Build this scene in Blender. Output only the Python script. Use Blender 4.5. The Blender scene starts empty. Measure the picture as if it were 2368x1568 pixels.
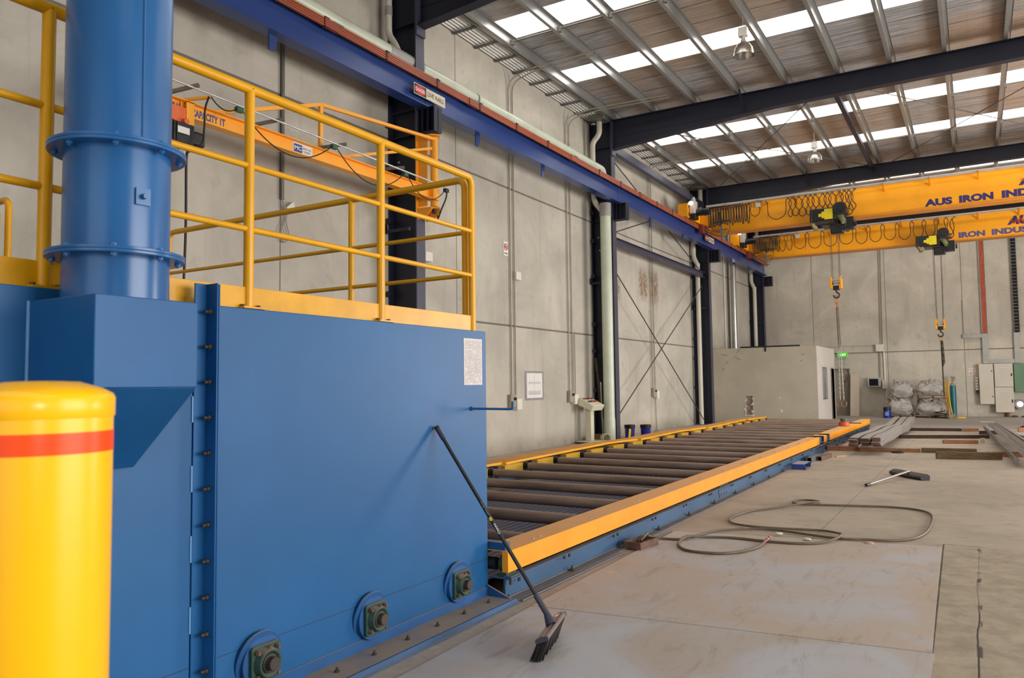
import bpy, bmesh, math, random
from mathutils import Vector as V, Matrix
random.seed(7)
S = bpy.context.scene
COL = S.collection
PI = math.pi
# ------------------------------------------------------------------ camera model (measured from the photograph)
FPX, EYE = 1777.7, V((0, 0, 1.55))
yaw, pit, rol = (math.radians(a) for a in (-31.0572, 3.4841, -0.7259))
CF = V((math.sin(yaw) * math.cos(pit), math.cos(yaw) * math.cos(pit), math.sin(pit)))
_r = V((math.cos(yaw), -math.sin(yaw), 0)); _u = _r.cross(CF)
CR = math.cos(rol) * _r + math.sin(rol) * _u
CU = -math.sin(rol) * _r + math.cos(rol) * _u
cam = bpy.data.objects.new('camera', bpy.data.cameras.new('camera')); COL.objects.link(cam)
cam.matrix_world = Matrix(((CR.x, CU.x, -CF.x, 0), (CR.y, CU.y, -CF.y, 0), (CR.z, CU.z, -CF.z, EYE.z), (0, 0, 0, 1)))
cam.data.sensor_width = 36; cam.data.lens = FPX / 2368 * 36
cam.data.clip_start = .05; cam.data.clip_end = 200
cam.data.dof.use_dof = True; cam.data.dof.focus_distance = 8.0; cam.data.dof.aperture_fstop = 4.5
S.camera = cam

def at(px, py, x=None, y=None, z=None):
    """the point of a known real plane (x=, y= or z=) that the photograph shows at a pixel"""
    d = CF * FPX + CR * (px - 1184) - CU * (py - 784)
    t = (x / d.x) if x is not None else (y / d.y) if y is not None else ((z - EYE.z) / d.z)
    return EYE + d * t

# ------------------------------------------------------------------ materials
def lin(c):
    return tuple(((v / 255) / 12.92 if v <= 10.31 else (((v / 255) + .055) / 1.055) ** 2.4) for v in c) + (1,)

class NT:
    def __init__(s, name):
        s.m = bpy.data.materials.new(name); s.m.use_nodes = True
        s.t = s.m.node_tree; s.t.nodes.clear()
        s.out = s.n('ShaderNodeOutputMaterial')
    def n(s, typ, **kw):
        nd = s.t.nodes.new(typ)
        for k, v in kw.items():
            if hasattr(nd, k): setattr(nd, k, v)
        return nd
    def l(s, a, b): s.t.links.new(a, b)
    def val(s, sock, v):
        if hasattr(v, 'is_output') or isinstance(v, bpy.types.NodeSocket): s.l(v, sock)
        else: sock.default_value = v
    def math(s, op, a, b=0.0, c=None, clamp=False):
        nd = s.n('ShaderNodeMath', operation=op); nd.use_clamp = clamp
        s.val(nd.inputs[0], a); s.val(nd.inputs[1], b)
        if c is not None: s.val(nd.inputs[2], c)
        return nd.outputs[0]
    def mix(s, f, a, b, blend='MIX'):
        nd = s.n('ShaderNodeMix', data_type='RGBA', blend_type=blend)
        s.val(nd.inputs['Factor'], f); s.val(nd.inputs[6], a); s.val(nd.inputs[7], b)
        return nd.outputs[2]
    def noise(s, vec, scale, detail=5, rough=.6, dist=0):
        nd = s.n('ShaderNodeTexNoise'); nd.inputs['Scale'].default_value = scale; nd.inputs['Detail'].default_value = detail
        nd.inputs['Roughness'].default_value = rough; nd.inputs['Distortion'].default_value = dist
        s.l(vec, nd.inputs['Vector']); return nd.outputs['Fac']
    def ramp(s, f, lo, hi, a=0.0, b=1.0):
        nd = s.n('ShaderNodeMapRange'); nd.interpolation_type = 'SMOOTHSTEP'
        s.val(nd.inputs['Value'], f); nd.inputs['From Min'].default_value = lo; nd.inputs['From Max'].default_value = hi
        nd.inputs['To Min'].default_value = a; nd.inputs['To Max'].default_value = b
        return nd.outputs['Result']
    def mapv(s, vec, scale):
        nd = s.n('ShaderNodeMapping'); nd.inputs['Scale'].default_value = scale; s.l(vec, nd.inputs['Vector']); return nd.outputs[0]
    def pos(s): return s.n('ShaderNodeNewGeometry').outputs['Position']
    def obj(s): return s.n('ShaderNodeTexCoord').outputs['Object']
    def xyz(s, vec):
        nd = s.n('ShaderNodeSeparateXYZ'); s.l(vec, nd.inputs[0]); return nd.outputs
    def bsdf(s, col, rough=.5, metal=0.0, bump=None, bstr=.2, bdist=.01, spec=.5, coat=0, emit=None, estr=0, trans=0):
        b = s.n('ShaderNodeBsdfPrincipled')
        s.val(b.inputs['Base Color'], col); s.val(b.inputs['Roughness'], rough); s.val(b.inputs['Metallic'], metal)
        b.inputs['Specular IOR Level'].default_value = spec; b.inputs['Coat Weight'].default_value = coat
        b.inputs['Transmission Weight'].default_value = trans
        if emit: b.inputs['Emission Color'].default_value = emit; b.inputs['Emission Strength'].default_value = estr
        if bump is not None:
            nd = s.n('ShaderNodeBump'); nd.inputs['Strength'].default_value = bstr; nd.inputs['Distance'].default_value = bdist
            s.l(bump, nd.inputs['Height']); s.l(nd.outputs[0], b.inputs['Normal'])
        s.l(b.outputs[0], s.out.inputs[0]); return s.m

_mc = {}
def M(name, col, rough=.5, metal=0.0, var=.08, scale=3.0, bump=0.0, dust=None, damt=.6, coat=0, spec=.5, stretch=None, wear=None, wamt=.62):
    if name in _mc: return _mc[name]
    t = NT(name); c = lin(col); vec = t.obj()
    if stretch: vec = t.mapv(vec, stretch)
    nz = t.noise(vec, scale)
    hi = tuple(min(1, k * (1 + var)) for k in c[:3]) + (1,); lo = tuple(k * (1 - var) for k in c[:3]) + (1,)
    cc = t.mix(t.ramp(nz, .3, .7), lo, hi)
    if wear:
        w = t.ramp(t.noise(t.obj(), scale * 6, 8, .7), wamt, wamt + .06)
        cc = t.mix(w, cc, lin(wear))
    r = rough
    if dust:
        nrm = t.xyz(t.n('ShaderNodeNewGeometry').outputs['Normal'])[2]
        f = t.math('MULTIPLY', t.ramp(nrm, .55, .9), t.ramp(t.noise(t.pos(), 2.5, 6), .25, .6, damt * .55, damt))
        cc = t.mix(f, cc, lin(dust)); r = t.ramp(f, 0, 1, rough, .9)
    b = t.noise(t.obj(), 60, 3) if bump else None
    _mc[name] = t.bsdf(cc, r, metal, b, bump, .004, spec, coat); return _mc[name]

def emit_mat(name, col, strength):
    t = NT(name); e = t.n('ShaderNodeEmission'); e.inputs[0].default_value = lin(col); e.inputs[1].default_value = strength
    t.l(e.outputs[0], t.out.inputs[0]); return t.m

def line_mask(t, coord, c, w, wob=None):
    d = t.math('SUBTRACT', coord, c)
    if wob is not None: d = t.math('ADD', d, wob)
    return t.ramp(t.math('ABSOLUTE', d), w * .4, w, 1, 0)
def band(t, coord, a, b, soft):
    return t.math('MULTIPLY', t.ramp(coord, a - soft, a + soft), t.ramp(coord, b - soft, b + soft, 1, 0))

def concrete_wall(name, axis, hj, vj, base=(198, 191, 178), rust=False):
    t = NT(name); p = t.pos(); c = t.xyz(p); u = c[axis]; z = c[2]
    big = t.noise(p, .55, 6, .65, .6); mid = t.noise(p, 2.6, 7, .62); fine = t.noise(p, 26, 4)
    streak = t.noise(t.mapv(p, (3.2, 3.2, .22)), 1.6, 6, .6)
    cc = t.mix(t.ramp(big, .3, .72), lin(tuple(v * .87 for v in base)), lin(base))
    cc = t.mix(t.ramp(mid, .56, .8, 0, .42), cc, lin((140, 131, 114)))
    cc = t.mix(t.ramp(streak, .55, .78, 0, .3), cc, lin((128, 119, 103)))
    cc = t.mix(t.ramp(fine, .62, .8, 0, .16), cc, lin((120, 112, 98)))
    h = None
    for k in hj:
        m = line_mask(t, z, k, .03); h = m if h is None else t.math('MAXIMUM', h, m)
    for k in vj:
        m = line_mask(t, u, k, .016); h = m if h is None else t.math('MAXIMUM', h, m)
    if h is not None: cc = t.mix(t.math('MULTIPLY', h, .8), cc, lin((84, 74, 62)))
    dirt = t.math('MULTIPLY', t.ramp(z, 0, .4, .28, 0), t.ramp(mid, .35, .65))
    cc = t.mix(dirt, cc, lin((112, 102, 88)))
    if rust:
        f = None
        for (a, b, z0, z1) in ((23.3, 24.0, 4.35, 5.25), (24.2, 25.0, 4.3, 5.3), (20.55, 20.9, 4.1, 4.75), (21.4, 21.7, 4.2, 4.7)):
            k = t.math('MULTIPLY', band(t, u, a, b, .16), band(t, z, z0, z1, .25)); f = k if f is None else t.math('MAXIMUM', f, k)
        f = t.math('MULTIPLY', f, t.ramp(t.noise(p, 9, 7, .75), .4, .6, .3, .95))
        cc = t.mix(f, cc, lin((112, 78, 44)))
    hh = t.math('ADD', t.math('MULTIPLY', fine, .3), mid)
    if h is not None: hh = t.math('SUBTRACT', hh, t.math('MULTIPLY', h, 3.0))
    return t.bsdf(cc, .75, 0, hh, .25, .008, .3)

def concrete_floor():
    t = NT('floor_concrete'); p = t.pos(); c = t.xyz(p)
    big = t.noise(p, .45, 6, .6, .8); mid = t.noise(p, 2.2, 8, .66, .4); fine = t.noise(p, 40, 4)
    swirl = t.noise(t.mapv(p, (.5, 2.4, 1)), 2.2, 6, .62, 1.2)
    cc = t.mix(t.ramp(big, .3, .7), lin((164, 150, 133)), lin((186, 171, 152)))
    cc = t.mix(t.ramp(mid, .5, .78, 0, .6), cc, lin((140, 126, 109)))
    cc = t.mix(t.ramp(swirl, .55, .8, 0, .4), cc, lin((205, 188, 163)))
    m2 = t.noise(t.mapv(p, (1, 1.8, 1)), 7, 8, .72, .6)
    cc = t.mix(t.ramp(m2, .52, .72, 0, .5), cc, lin((138, 124, 106)))
    cc = t.mix(t.ramp(m2, .3, .42, .4, 0), cc, lin((204, 188, 166)))
    cc = t.mix(t.ramp(fine, .64, .8, 0, .25), cc, lin((122, 110, 96)))
    cc = t.mix(t.math('MULTIPLY', t.ramp(c[1], 23, 30), .75), cc, lin((158, 152, 146)))
    # narrow older strip of slab beside the steel sheets, rougher and yellower
    strip = t.math('MULTIPLY', t.ramp(c[0], -.40, -.38), t.ramp(c[1], 8.42, 8.44, 1, 0))
    st2 = t.ramp(t.noise(p, 4.5, 8, .7, .3), .38, .68)
    cc = t.mix(t.math('MULTIPLY', strip, .5), cc, t.mix(st2, lin((140, 127, 104)), lin((190, 174, 146))))
    wob = t.math('MULTIPLY', t.math('SUBTRACT', t.noise(t.mapv(p, (0, 1, 0)), .7, 7, .62), .5), .07)
    cracks_and_shade = t.math('MULTIPLY', line_mask(t, c[0], -.055, .007, wob), t.math('MULTIPLY', t.ramp(c[1], 8.4, 8.42, 1, 0), t.ramp(c[1], 5.9, 6.6, 1, .35)))
    cracks_and_shade = t.math('MAXIMUM', cracks_and_shade, t.math('MULTIPLY', line_mask(t, c[0], -.05, .02, wob), t.ramp(t.noise(p, 3.0, 5, .6), .52, .6, 0, .9)))
    cracks_and_shade = t.math('MULTIPLY', cracks_and_shade, t.ramp(c[1], 8.4, 8.42, 1, 0))
    cracks_and_shade = t.math('MAXIMUM', cracks_and_shade, t.math('MULTIPLY', line_mask(t, c[1], 8.43, .008), t.math('MULTIPLY', t.ramp(c[0], -.35, -.34), t.ramp(c[0], -.02, 0, 1, 0))))
    cracks_and_shade = t.math('MAXIMUM', cracks_and_shade, t.math('MULTIPLY', line_mask(t, c[0], -1.46, .006), t.math('MULTIPLY', t.ramp(c[1], 7, 7.1), .6)))
    cracks_and_shade = t.math('MAXIMUM', cracks_and_shade, t.math('MULTIPLY', line_mask(t, c[1], 28.6, .02), .5))
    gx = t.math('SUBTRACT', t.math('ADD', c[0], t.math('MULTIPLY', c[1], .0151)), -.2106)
    gap = t.math('MULTIPLY', band(t, gx, .0, .012, .003), t.ramp(c[1], 8.42, 8.44, 1, 0))  # thin line of shade painted along the right edge of the sheets
    cracks_and_shade = t.math('MAXIMUM', cracks_and_shade, t.math('MULTIPLY', gap, t.ramp(t.noise(p, 7, 4), .3, .5, .5, 1)))
    cc = t.mix(cracks_and_shade, cc, lin((58, 50, 42)))
    hh = t.math('SUBTRACT', t.math('ADD', mid, t.math('MULTIPLY', fine, .3)), t.math('MULTIPLY', cracks_and_shade, 3))
    return t.bsdf(cc, t.ramp(mid, .3, .7, .5, .75), 0, hh, .2, .006, .4)

def sheet_steel(name, base, tint):
    t = NT(name); p = t.pos()
    big = t.noise(p, .9, 6, .6, .8); mid = t.noise(p, 4, 8, .7, .5); fine = t.noise(p, 90, 3)
    swp = t.noise(t.mapv(p, (2.6, .7, 1)), 2.4, 6, .65, 1.5)
    cc = t.mix(t.ramp(big, .38, .66), lin(base), lin(tint))
    cc = t.mix(t.ramp(swp, .5, .76, 0, .55), cc, lin((142, 124, 106)))
    cc = t.mix(t.ramp(mid, .62, .8, 0, .5), cc, lin((178, 170, 164)))
    cc = t.mix(t.ramp(fine, .66, .8, 0, .35), cc, lin((112, 100, 90)))
    sp = t.math('MULTIPLY', t.ramp(t.noise(t.mapv(p, (1, 2.2, 1)), 3.2, 4, .55), .7, .73), .8)
    cc = t.mix(sp, cc, lin((214, 192, 156)))
    rub = t.noise(t.mapv(p, (5, 1.2, 1)), 3.5, 8, .7, 2)
    cc = t.mix(t.ramp(rub, .55, .75, 0, .5), cc, lin((196, 186, 178)))
    return t.bsdf(cc, .55, .15, fine, .1, .003, .4)

def foil():
    t = NT('roof_foil'); p = t.pos(); c = t.xyz(p)
    wr = t.noise(t.mapv(p, (.5, 6, 1)), 2.4, 7, .65, .5); w2 = t.noise(t.mapv(p, (.25, 9, 1)), 3.1, 5, .6); big = t.noise(p, .22, 4)
    cc = t.mix(t.ramp(wr, .3, .72), lin((140, 140, 142)), lin((204, 204, 206)))
    cc = t.mix(t.ramp(big, .42, .62, 0, .5), cc, lin((186, 150, 112)))
    lap = None
    for k in (11.9, 12.6, 14.9, 15.7, 17.9, 18.7, 20.6, 21.6, 24.0, 24.7, 27.3, 28.1, 30.2, 33, 36):
        m = line_mask(t, c[1], k, .02, t.math('MULTIPLY', t.math('SUBTRACT', wr, .5), .05)); lap = m if lap is None else t.math('MAXIMUM', lap, m)
    cc = t.mix(t.math('MULTIPLY', lap, .8), cc, lin((60, 54, 50)))
    grid = t.math('MAXIMUM', line_mask(t, t.math('FRACT', t.math('MULTIPLY', c[0], 3.3)), .5, .02), line_mask(t, t.math('FRACT', t.math('MULTIPLY', c[1], 6.6)), .5, .03))
    cc = t.mix(t.math('MULTIPLY', grid, .18), cc, lin((70, 66, 62)))
    return t.bsdf(cc, .4, .3, t.math('ADD', wr, t.math('MULTIPLY', w2, .6)), .55, .03, .5)

def wood(name, a, b):
    if name in _mc: return _mc[name]
    t = NT(name); o = t.obj()
    g = t.noise(t.mapv(o, (1.2, 9, 9)), 3.5, 7, .65, .6); k = t.noise(o, 1.4, 5)
    cc = t.mix(t.ramp(g, .3, .7), lin(a), lin(b)); cc = t.mix(t.ramp(k, .5, .7, 0, .55), cc, lin(tuple(v * .55 for v in a)))
    _mc[name] = t.bsdf(cc, .8, 0, g, .3, .004, .2); return _mc[name]

def paint_dusty(name, col, dust, damt, rough=.4, var=.07):
    return M(name, col, rough, 0, var, 2.2, 0, dust, damt)

BLUE = M('machine_blue', (28, 90, 146), .42, 0, .10, 1.3, .05, (146, 128, 108), .35, spec=.3)
BLUE2 = M('panel_blue', (30, 92, 146), .42, 0, .11, .9, .04, None, spec=.35)
BLUED = M('base_blue_dusty', (28, 84, 140), .5, 0, .12, 3, 0, (150, 132, 112), .95)
NAVY = M('navy_steel', (27, 30, 48), .45, 0, .12, 1.2, 0, None)
NAVYF = M('navy_steel_lit_grey', (66, 66, 84), .45, 0, .1, 2, 0, None)  # paler navy: skylight on column faces put into the colour, also greyish struts
RBLUE = M('runway_blue', (44, 66, 126), .28, 0, .14, .8, 0, (110, 95, 85), .5, stretch=(1, .15, 1))
RAILY = M('rail_yellow', (226, 162, 0), .32, 0, .08, 2.2, 0, (128, 104, 88), .6, wear=(240, 190, 90), wamt=.70)
TOEY = M('toe_board_yellow', (220, 158, 0), .35, 0, .12, 3, 0, None, wear=(150, 130, 20), wamt=.66)
CRANEY = M('crane_yellow', (246, 164, 14), .38, 0, .07, .7, 0, (150, 110, 60), .5)
CRANED = M('crane_yellow_flange', (214, 132, 22), .45, 0, .1, 1.5, 0, (140, 90, 60), .5)
JIBO = M('jib_orange', (252, 170, 44), .38, 0, .06, 1.2, 0, None)
COVY = M('cover_orange', (246, 160, 22), .4, 0, .08, 2.5, 0, (236, 180, 130), .85)
COVF = M('far_cover_yellow', (244, 176, 20), .45, 0, .1, 2, 0, (206, 142, 86), .9)
ROLL = M('roller_steel', (142, 120, 106), .55, .25, .32, 2.0, .15, (166, 144, 126), .85, stretch=(.6, 3, 3), wear=(176, 160, 146), wamt=.7)
BLACK = M('black_rubber', (22, 22, 24), .55, 0, .2, 8)
BLACKP = M('black_plastic', (30, 30, 33), .35, 0, .15, 6)
CABLE = M('cable_brown_black', (58, 34, 22), .5, 0, .1, 3)
GALV = M('galvanised_steel', (196, 196, 194), .4, .45, .12, 4, .05)
GALVD = M('galvanised_dull', (120, 118, 112), .5, .55, .16, 3, .05)
PURL = M('purlin_galvanised', (156, 155, 153), .36, .55, .14, 1.2, 0, None, stretch=(1, .3, 3))
STEELD = M('dark_steel', (76, 68, 62), .55, .4, .2, 6)
CHROME = M('bright_steel', (205, 203, 200), .25, .9, .05, 4)
GREEN = M('bearing_green', (46, 76, 64), .5, 0, .15, 9, .1, (140, 120, 104), .9)
PVC = M('pvc_cream', (206, 200, 184), .4, 0, .05, 2)
PVCG = M('pvc_pale_green', (198, 204, 184), .35, 0, .1, 1.4, 0, None, wear=(150, 160, 130), wamt=.66)
PVCD = M('pvc_fitting_grey', (160, 158, 152), .4, 0, .06, 3)
CONDT = M('conduit_grey', (158, 150, 136), .5, 0, .1, 4)
WHITEB = M('switch_white', (222, 218, 206), .4, 0, .04, 4)
BEIGE = M('cabinet_beige', (208, 200, 184), .45, 0, .04, 2)
CABG = M('cabinet_green', (104, 136, 108), .45, 0, .06, 2)
CREAM = M('pedestal_cream', (214, 210, 186), .45, 0, .05, 2)
OFFW = M('partition_beige', (188, 179, 160), .7, 0, .07, 1.0, .05)
OFFS = M('partition_white', (214, 206, 198), .65, 0, .05, 1.5)
PAPER = M('paper_white', (226, 222, 218), .7, 0, .04, 12)
RED = M('red_paint', (200, 44, 34), .4, 0, .06, 3)
REDO = M('red_orange_cable', (196, 96, 68), .5, 0, .12, 6)
COPPER = M('conductor_orange', (168, 88, 60), .45, 0, .1, 3, stretch=(3, .3, 3))
INKB = M('lettering_blue', (44, 36, 100), .5, 0, .05, 3)
INKL = M('lettering_faded_blue', (82, 78, 120), .5, 0, .25, 9)
INKJ = M('jib_lettering_blue', (74, 84, 140), .5, 0, .2, 14)
INKK = M('lettering_black', (30, 26, 26), .5, 0, .05, 3)
INKG = M('print_grey', (140, 138, 140), .6, 0, .1, 14)
BOLLY = M('bollard_yellow', (255, 188, 6), .3, 0, .03, 2, 0, None, spec=.4)
BOLLR = M('bollard_red_tape', (244, 74, 8), .35, 0, .05, 2, spec=.3)
HOSE = M('hose_khaki', (104, 90, 70), .5, 0, .15, 20, .1)
TEAL = M('cylinder_teal', (32, 110, 118), .35, 0, .08, 3)
BUCK = M('bucket_blue', (26, 40, 150), .4, 0, .12, 6)
BARTOP = M('mill_scale_steel', (140, 132, 128), .5, .3, .14, 3, 0, (186, 178, 170), .5, stretch=(1, .2, 1))
RUST = M('rust_edge', (108, 80, 68), .8, .1, .3, 12, .2)
BAG = None
# ------------------------------------------------------------------ mesh builder
class MB:
    def __init__(s): s.v = []; s.f = []; s.fm = []; s.cur = 0
    def mi(s, k): s.cur = k; return s
    def add(s, vs, fs):
        b = len(s.v); s.v.extend(V(p) for p in vs)
        for f in fs: s.f.append([b + i for i in f]); s.fm.append(s.cur)
        return s
    def box(s, x0, x1, y0, y1, z0, z1):
        if x0 > x1: x0, x1 = x1, x0
        if y0 > y1: y0, y1 = y1, y0
        if z0 > z1: z0, z1 = z1, z0
        return s.add([(x, y, z) for x in (x0, x1) for y in (y0, y1) for z in (z0, z1)],
                     [(0, 1, 3, 2), (4, 6, 7, 5), (0, 4, 5, 1), (2, 3, 7, 6), (0, 2, 6, 4), (1, 5, 7, 3)])
    def bar(s, p, q, w, h, up=(0, 0, 1)):
        """rectangular bar from p to q, w across, h along up"""
        p, q = V(p), V(q); d = (q - p).normalized(); u = V(up)
        if abs(d.dot(u)) > .99: u = V((1, 0, 0))
        sd = d.cross(u).normalized(); u = sd.cross(d).normalized()
        vs = [e + sd * (a * w / 2) + u * (b * h / 2) for e in (p, q) for a in (-1, 1) for b in (-1, 1)]
        return s.add(vs, [(0, 1, 3, 2), (4, 6, 7, 5), (0, 4, 5, 1), (2, 3, 7, 6), (0, 2, 6, 4), (1, 5, 7, 3)])
    def cyl(s, p, q, r, r2=None, n=16, caps=True):
        p, q = V(p), V(q); r2 = r if r2 is None else r2
        d = (q - p).normalized(); a = d.orthogonal().normalized(); b = d.cross(a)
        vs = []
        for e, rr in ((p, r), (q, r2)):
            for i in range(n):
                t = 2 * PI * i / n; vs.append(e + (a * math.cos(t) + b * math.sin(t)) * rr)
        fs = [(i, (i + 1) % n, n + (i + 1) % n, n + i) for i in range(n)]
        if caps: fs += [tuple(reversed(range(n))), tuple(range(n, 2 * n))]
        return s.add(vs, fs)
    def hexnut(s, p, q, r): return s.cyl(p, q, r, n=6)
    def tube(s, pts, r, n=8, closed=False, caps=True):
        pts = [V(p) for p in pts]; m = len(pts); vs = []; prev = None
        for i in range(m):
            if closed: t = pts[(i + 1) % m] - pts[i - 1]
            else: t = pts[min(i + 1, m - 1)] - pts[max(i - 1, 0)]
            t.normalize()
            a = t.orthogonal().normalized() if prev is None else (prev - t * prev.dot(t)).normalized()
            prev = a; b = t.cross(a)
            for k in range(n):
                w = 2 * PI * k / n; vs.append(pts[i] + (a * math.cos(w) + b * math.sin(w)) * r)
        fs = []
        for i in range(m if closed else m - 1):
            j = (i + 1) % m
            for k in range(n): fs.append((i * n + k, i * n + (k + 1) % n, j * n + (k + 1) % n, j * n + k))
        if not closed and caps: fs += [tuple(reversed(range(n))), tuple(range((m - 1) * n, m * n))]
        return s.add(vs, fs)
    def lathe(s, prof, o, axis='z', n=32, capb=True, capt=True):
        o = V(o); vs = []
        for r, h in prof:
            for i in range(n):
                t = 2 * PI * i / n; c, d = r * math.cos(t), r * math.sin(t)
                vs.append(o + (V((c, d, h)) if axis == 'z' else V((h, c, d)) if axis == 'x' else V((d, h, c))))
        fs = []
        for j in range(len(prof) - 1):
            for i in range(n): fs.append((j * n + i, j * n + (i + 1) % n, (j + 1) * n + (i + 1) % n, (j + 1) * n + i))
        if capb: fs.append(tuple(reversed(range(n))))
        if capt: fs.append(tuple(range((len(prof) - 1) * n, len(prof) * n)))
        return s.add(vs, fs)
    def prism(s, poly, axis, a, b):
        """polygon in the two remaining axes (x,y,z order) extruded along axis from a to b"""
        def mk(u, w, h): return {'x': (h, u, w), 'y': (u, h, w), 'z': (u, w, h)}[axis]
        n = len(poly); vs = [mk(u, w, a) for u, w in poly] + [mk(u, w, b) for u, w in poly]
        fs = [(i, (i + 1) % n, n + (i + 1) % n, n + i) for i in range(n)] + [tuple(reversed(range(n))), tuple(range(n, 2 * n))]
        return s.add(vs, fs)
    def ibeam(s, axis, a, b, c0, c1, h, w, tf=.02, tw=.012):
        """I section along axis between a,b; c0,c1 = centre in remaining axes, h along the last one (z), w across"""
        W, H = w / 2, h / 2
        poly = [(-W, -H), (W, -H), (W, -H + tf), (tw / 2, -H + tf), (tw / 2, H - tf), (W, H - tf), (W, H), (-W, H), (-W, H - tf), (-tw / 2, H - tf), (-tw / 2, -H + tf), (-W, -H + tf)]
        return s.prism([(c0 + u, c1 + k) for u, k in poly], axis, a, b)
    def sphere(s, c, r, n=16, m=8, sq=(1, 1, 1)):
        c = V(c); prof = []
        vs = [c + V((0, 0, -r * sq[2]))]
        for j in range(1, m):
            t = PI * j / m - PI / 2
            for i in range(n):
                w = 2 * PI * i / n; vs.append(c + V((r * sq[0] * math.cos(t) * math.cos(w), r * sq[1] * math.cos(t) * math.sin(w), r * sq[2] * math.sin(t))))
        vs.append(c + V((0, 0, r * sq[2]))); fs = []
        for i in range(n): fs.append((0, 1 + (i + 1) % n, 1 + i))
        for j in range(m - 2):
            for i in range(n): fs.append((1 + j * n + i, 1 + j * n + (i + 1) % n, 1 + (j + 1) * n + (i + 1) % n, 1 + (j + 1) * n + i))
        L = len(vs) - 1
        for i in range(n): fs.append((L, 1 + (m - 2) * n + i, 1 + (m - 2) * n + (i + 1) % n))
        return s.add(vs, fs)
    def text(s, body, o, xd, yd, height, width=None, bold=0.0, shear=0.0):
        vs, fs = text_mesh(body, bold, shear)
        xs = [p[0] for p in vs]; ys = [p[1] for p in vs]
        k = height / (max(ys) - min(ys)); kx = k if width is None else width / (max(xs) - min(xs))
        o, xd, yd = V(o), V(xd).normalized(), V(yd).normalized()
        return s.add([o + xd * ((p[0] - min(xs)) * kx) + yd * ((p[1] - min(ys)) * k) for p in vs], fs)
    def build(s, name, mats, parent=None, bev=0.0, label=None, sharp=38, seg=2):
        me = bpy.data.meshes.new(name)
        if parent is None:
            lo = [min(p[i] for p in s.v) for i in range(3)]; hi = [max(p[i] for p in s.v) for i in range(3)]
            off = V(((lo[0] + hi[0]) / 2, (lo[1] + hi[1]) / 2, lo[2]))
        else:
            off = V((0, 0, 0)); q = parent
            while q is not None: off += q.location; q = q.parent
        me.from_pydata([p - off for p in s.v], [], s.f)
        if not isinstance(mats, (list, tuple)): mats = [mats]
        for m in mats: me.materials.append(m)
        if len(mats) > 1: me.polygons.foreach_set('material_index', s.fm)
        bm = bmesh.new(); bm.from_mesh(me)
        bmesh.ops.recalc_face_normals(bm, faces=bm.faces)
        a = math.radians(sharp)
        for e in bm.edges:
            e.smooth = len(e.link_faces) == 2 and e.calc_face_angle(9) < a
        for f in bm.faces: f.smooth = True
        bm.to_mesh(me); bm.free()
        o = bpy.data.objects.new(name, me); COL.objects.link(o)
        if parent is None: o.location = off
        else: o.parent = parent
        if bev:
            b = o.modifiers.new('edge', 'BEVEL'); b.width = bev; b.segments = seg; b.limit_method = 'ANGLE'; b.angle_limit = math.radians(40); b.harden_normals = False
        if label: o['label'] = label
        return o

_tm = {}
def text_mesh(body, bold, shear):
    k = (body, bold, shear)
    if k not in _tm:
        cu = bpy.data.curves.new('t', 'FONT'); cu.body = body; cu.offset = bold; cu.shear = shear; cu.resolution_u = 3
        ob = bpy.data.objects.new('t', cu); COL.objects.link(ob)
        bpy.context.view_layer.update()
        me = bpy.data.meshes.new_from_object(ob.evaluated_get(bpy.context.evaluated_depsgraph_get()))
        _tm[k] = ([tuple(v.co) for v in me.vertices], [tuple(p.vertices) for p in me.polygons])
        bpy.data.objects.remove(ob); bpy.data.curves.remove(cu); bpy.data.meshes.remove(me)
    return _tm[k]

def tag(o, label, cat, group=None):
    o['label'] = label; o['category'] = cat
    if group: o['group'] = group
    return o
def thing(name, label, cat, loc, group=None):
    o = bpy.data.objects.new(name, None); COL.objects.link(o); o.location = loc; o.empty_display_size = .1
    return tag(o, label, cat, group)
def struct(o, label=None):
    o['kind'] = 'structure'
    if label: o['label'] = label
    return o
def copy_tree(o, parent=None):
    c = o.copy(); COL.objects.link(c)
    if parent is not None: c.parent = parent
    for ch in list(o.children): copy_tree(ch, c)
    return c
def dup(root, loc, label=None, rz=None):
    c = copy_tree(root); c.location = loc
    if label: c['label'] = label
    if rz is not None: c.rotation_euler = (0, 0, rz)
    return c
def arc(c, r, a0, a1, ax, ay, n=8):
    c, ax, ay = V(c), V(ax), V(ay)
    return [c + ax * (r * math.cos(a0 + (a1 - a0) * i / n)) + ay * (r * math.sin(a0 + (a1 - a0) * i / n)) for i in range(n + 1)]
def fillet(pts, r, n=6):
    pts = [V(p) for p in pts]; out = [pts[0]]
    for i in range(1, len(pts) - 1):
        a, b, c = pts[i - 1], pts[i], pts[i + 1]; d0 = (a - b).normalized(); d1 = (c - b).normalized()
        k = min(r, (a - b).length * .49, (c - b).length * .49)
        p0, p1 = b + d0 * k, b + d1 * k
        for j in range(n + 1):
            t = j / n; out.append(p0 * (1 - t) ** 2 + b * 2 * t * (1 - t) + p1 * t * t)
    return out + [pts[-1]]
def smooth_path(pts, sub=5):
    pts = [V(p) for p in pts]; out = []
    for i in range(len(pts) - 1):
        p0, p1, p2, p3 = pts[max(i - 1, 0)], pts[i], pts[i + 1], pts[min(i + 2, len(pts) - 1)]
        for j in range(sub):
            t = j / sub
            out.append(.5 * ((2 * p1) + (p2 - p0) * t + (2 * p0 - 5 * p1 + 4 * p2 - p3) * t * t + (3 * p1 - p0 - 3 * p2 + p3) * t ** 3))
    return out + [pts[-1]]
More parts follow.
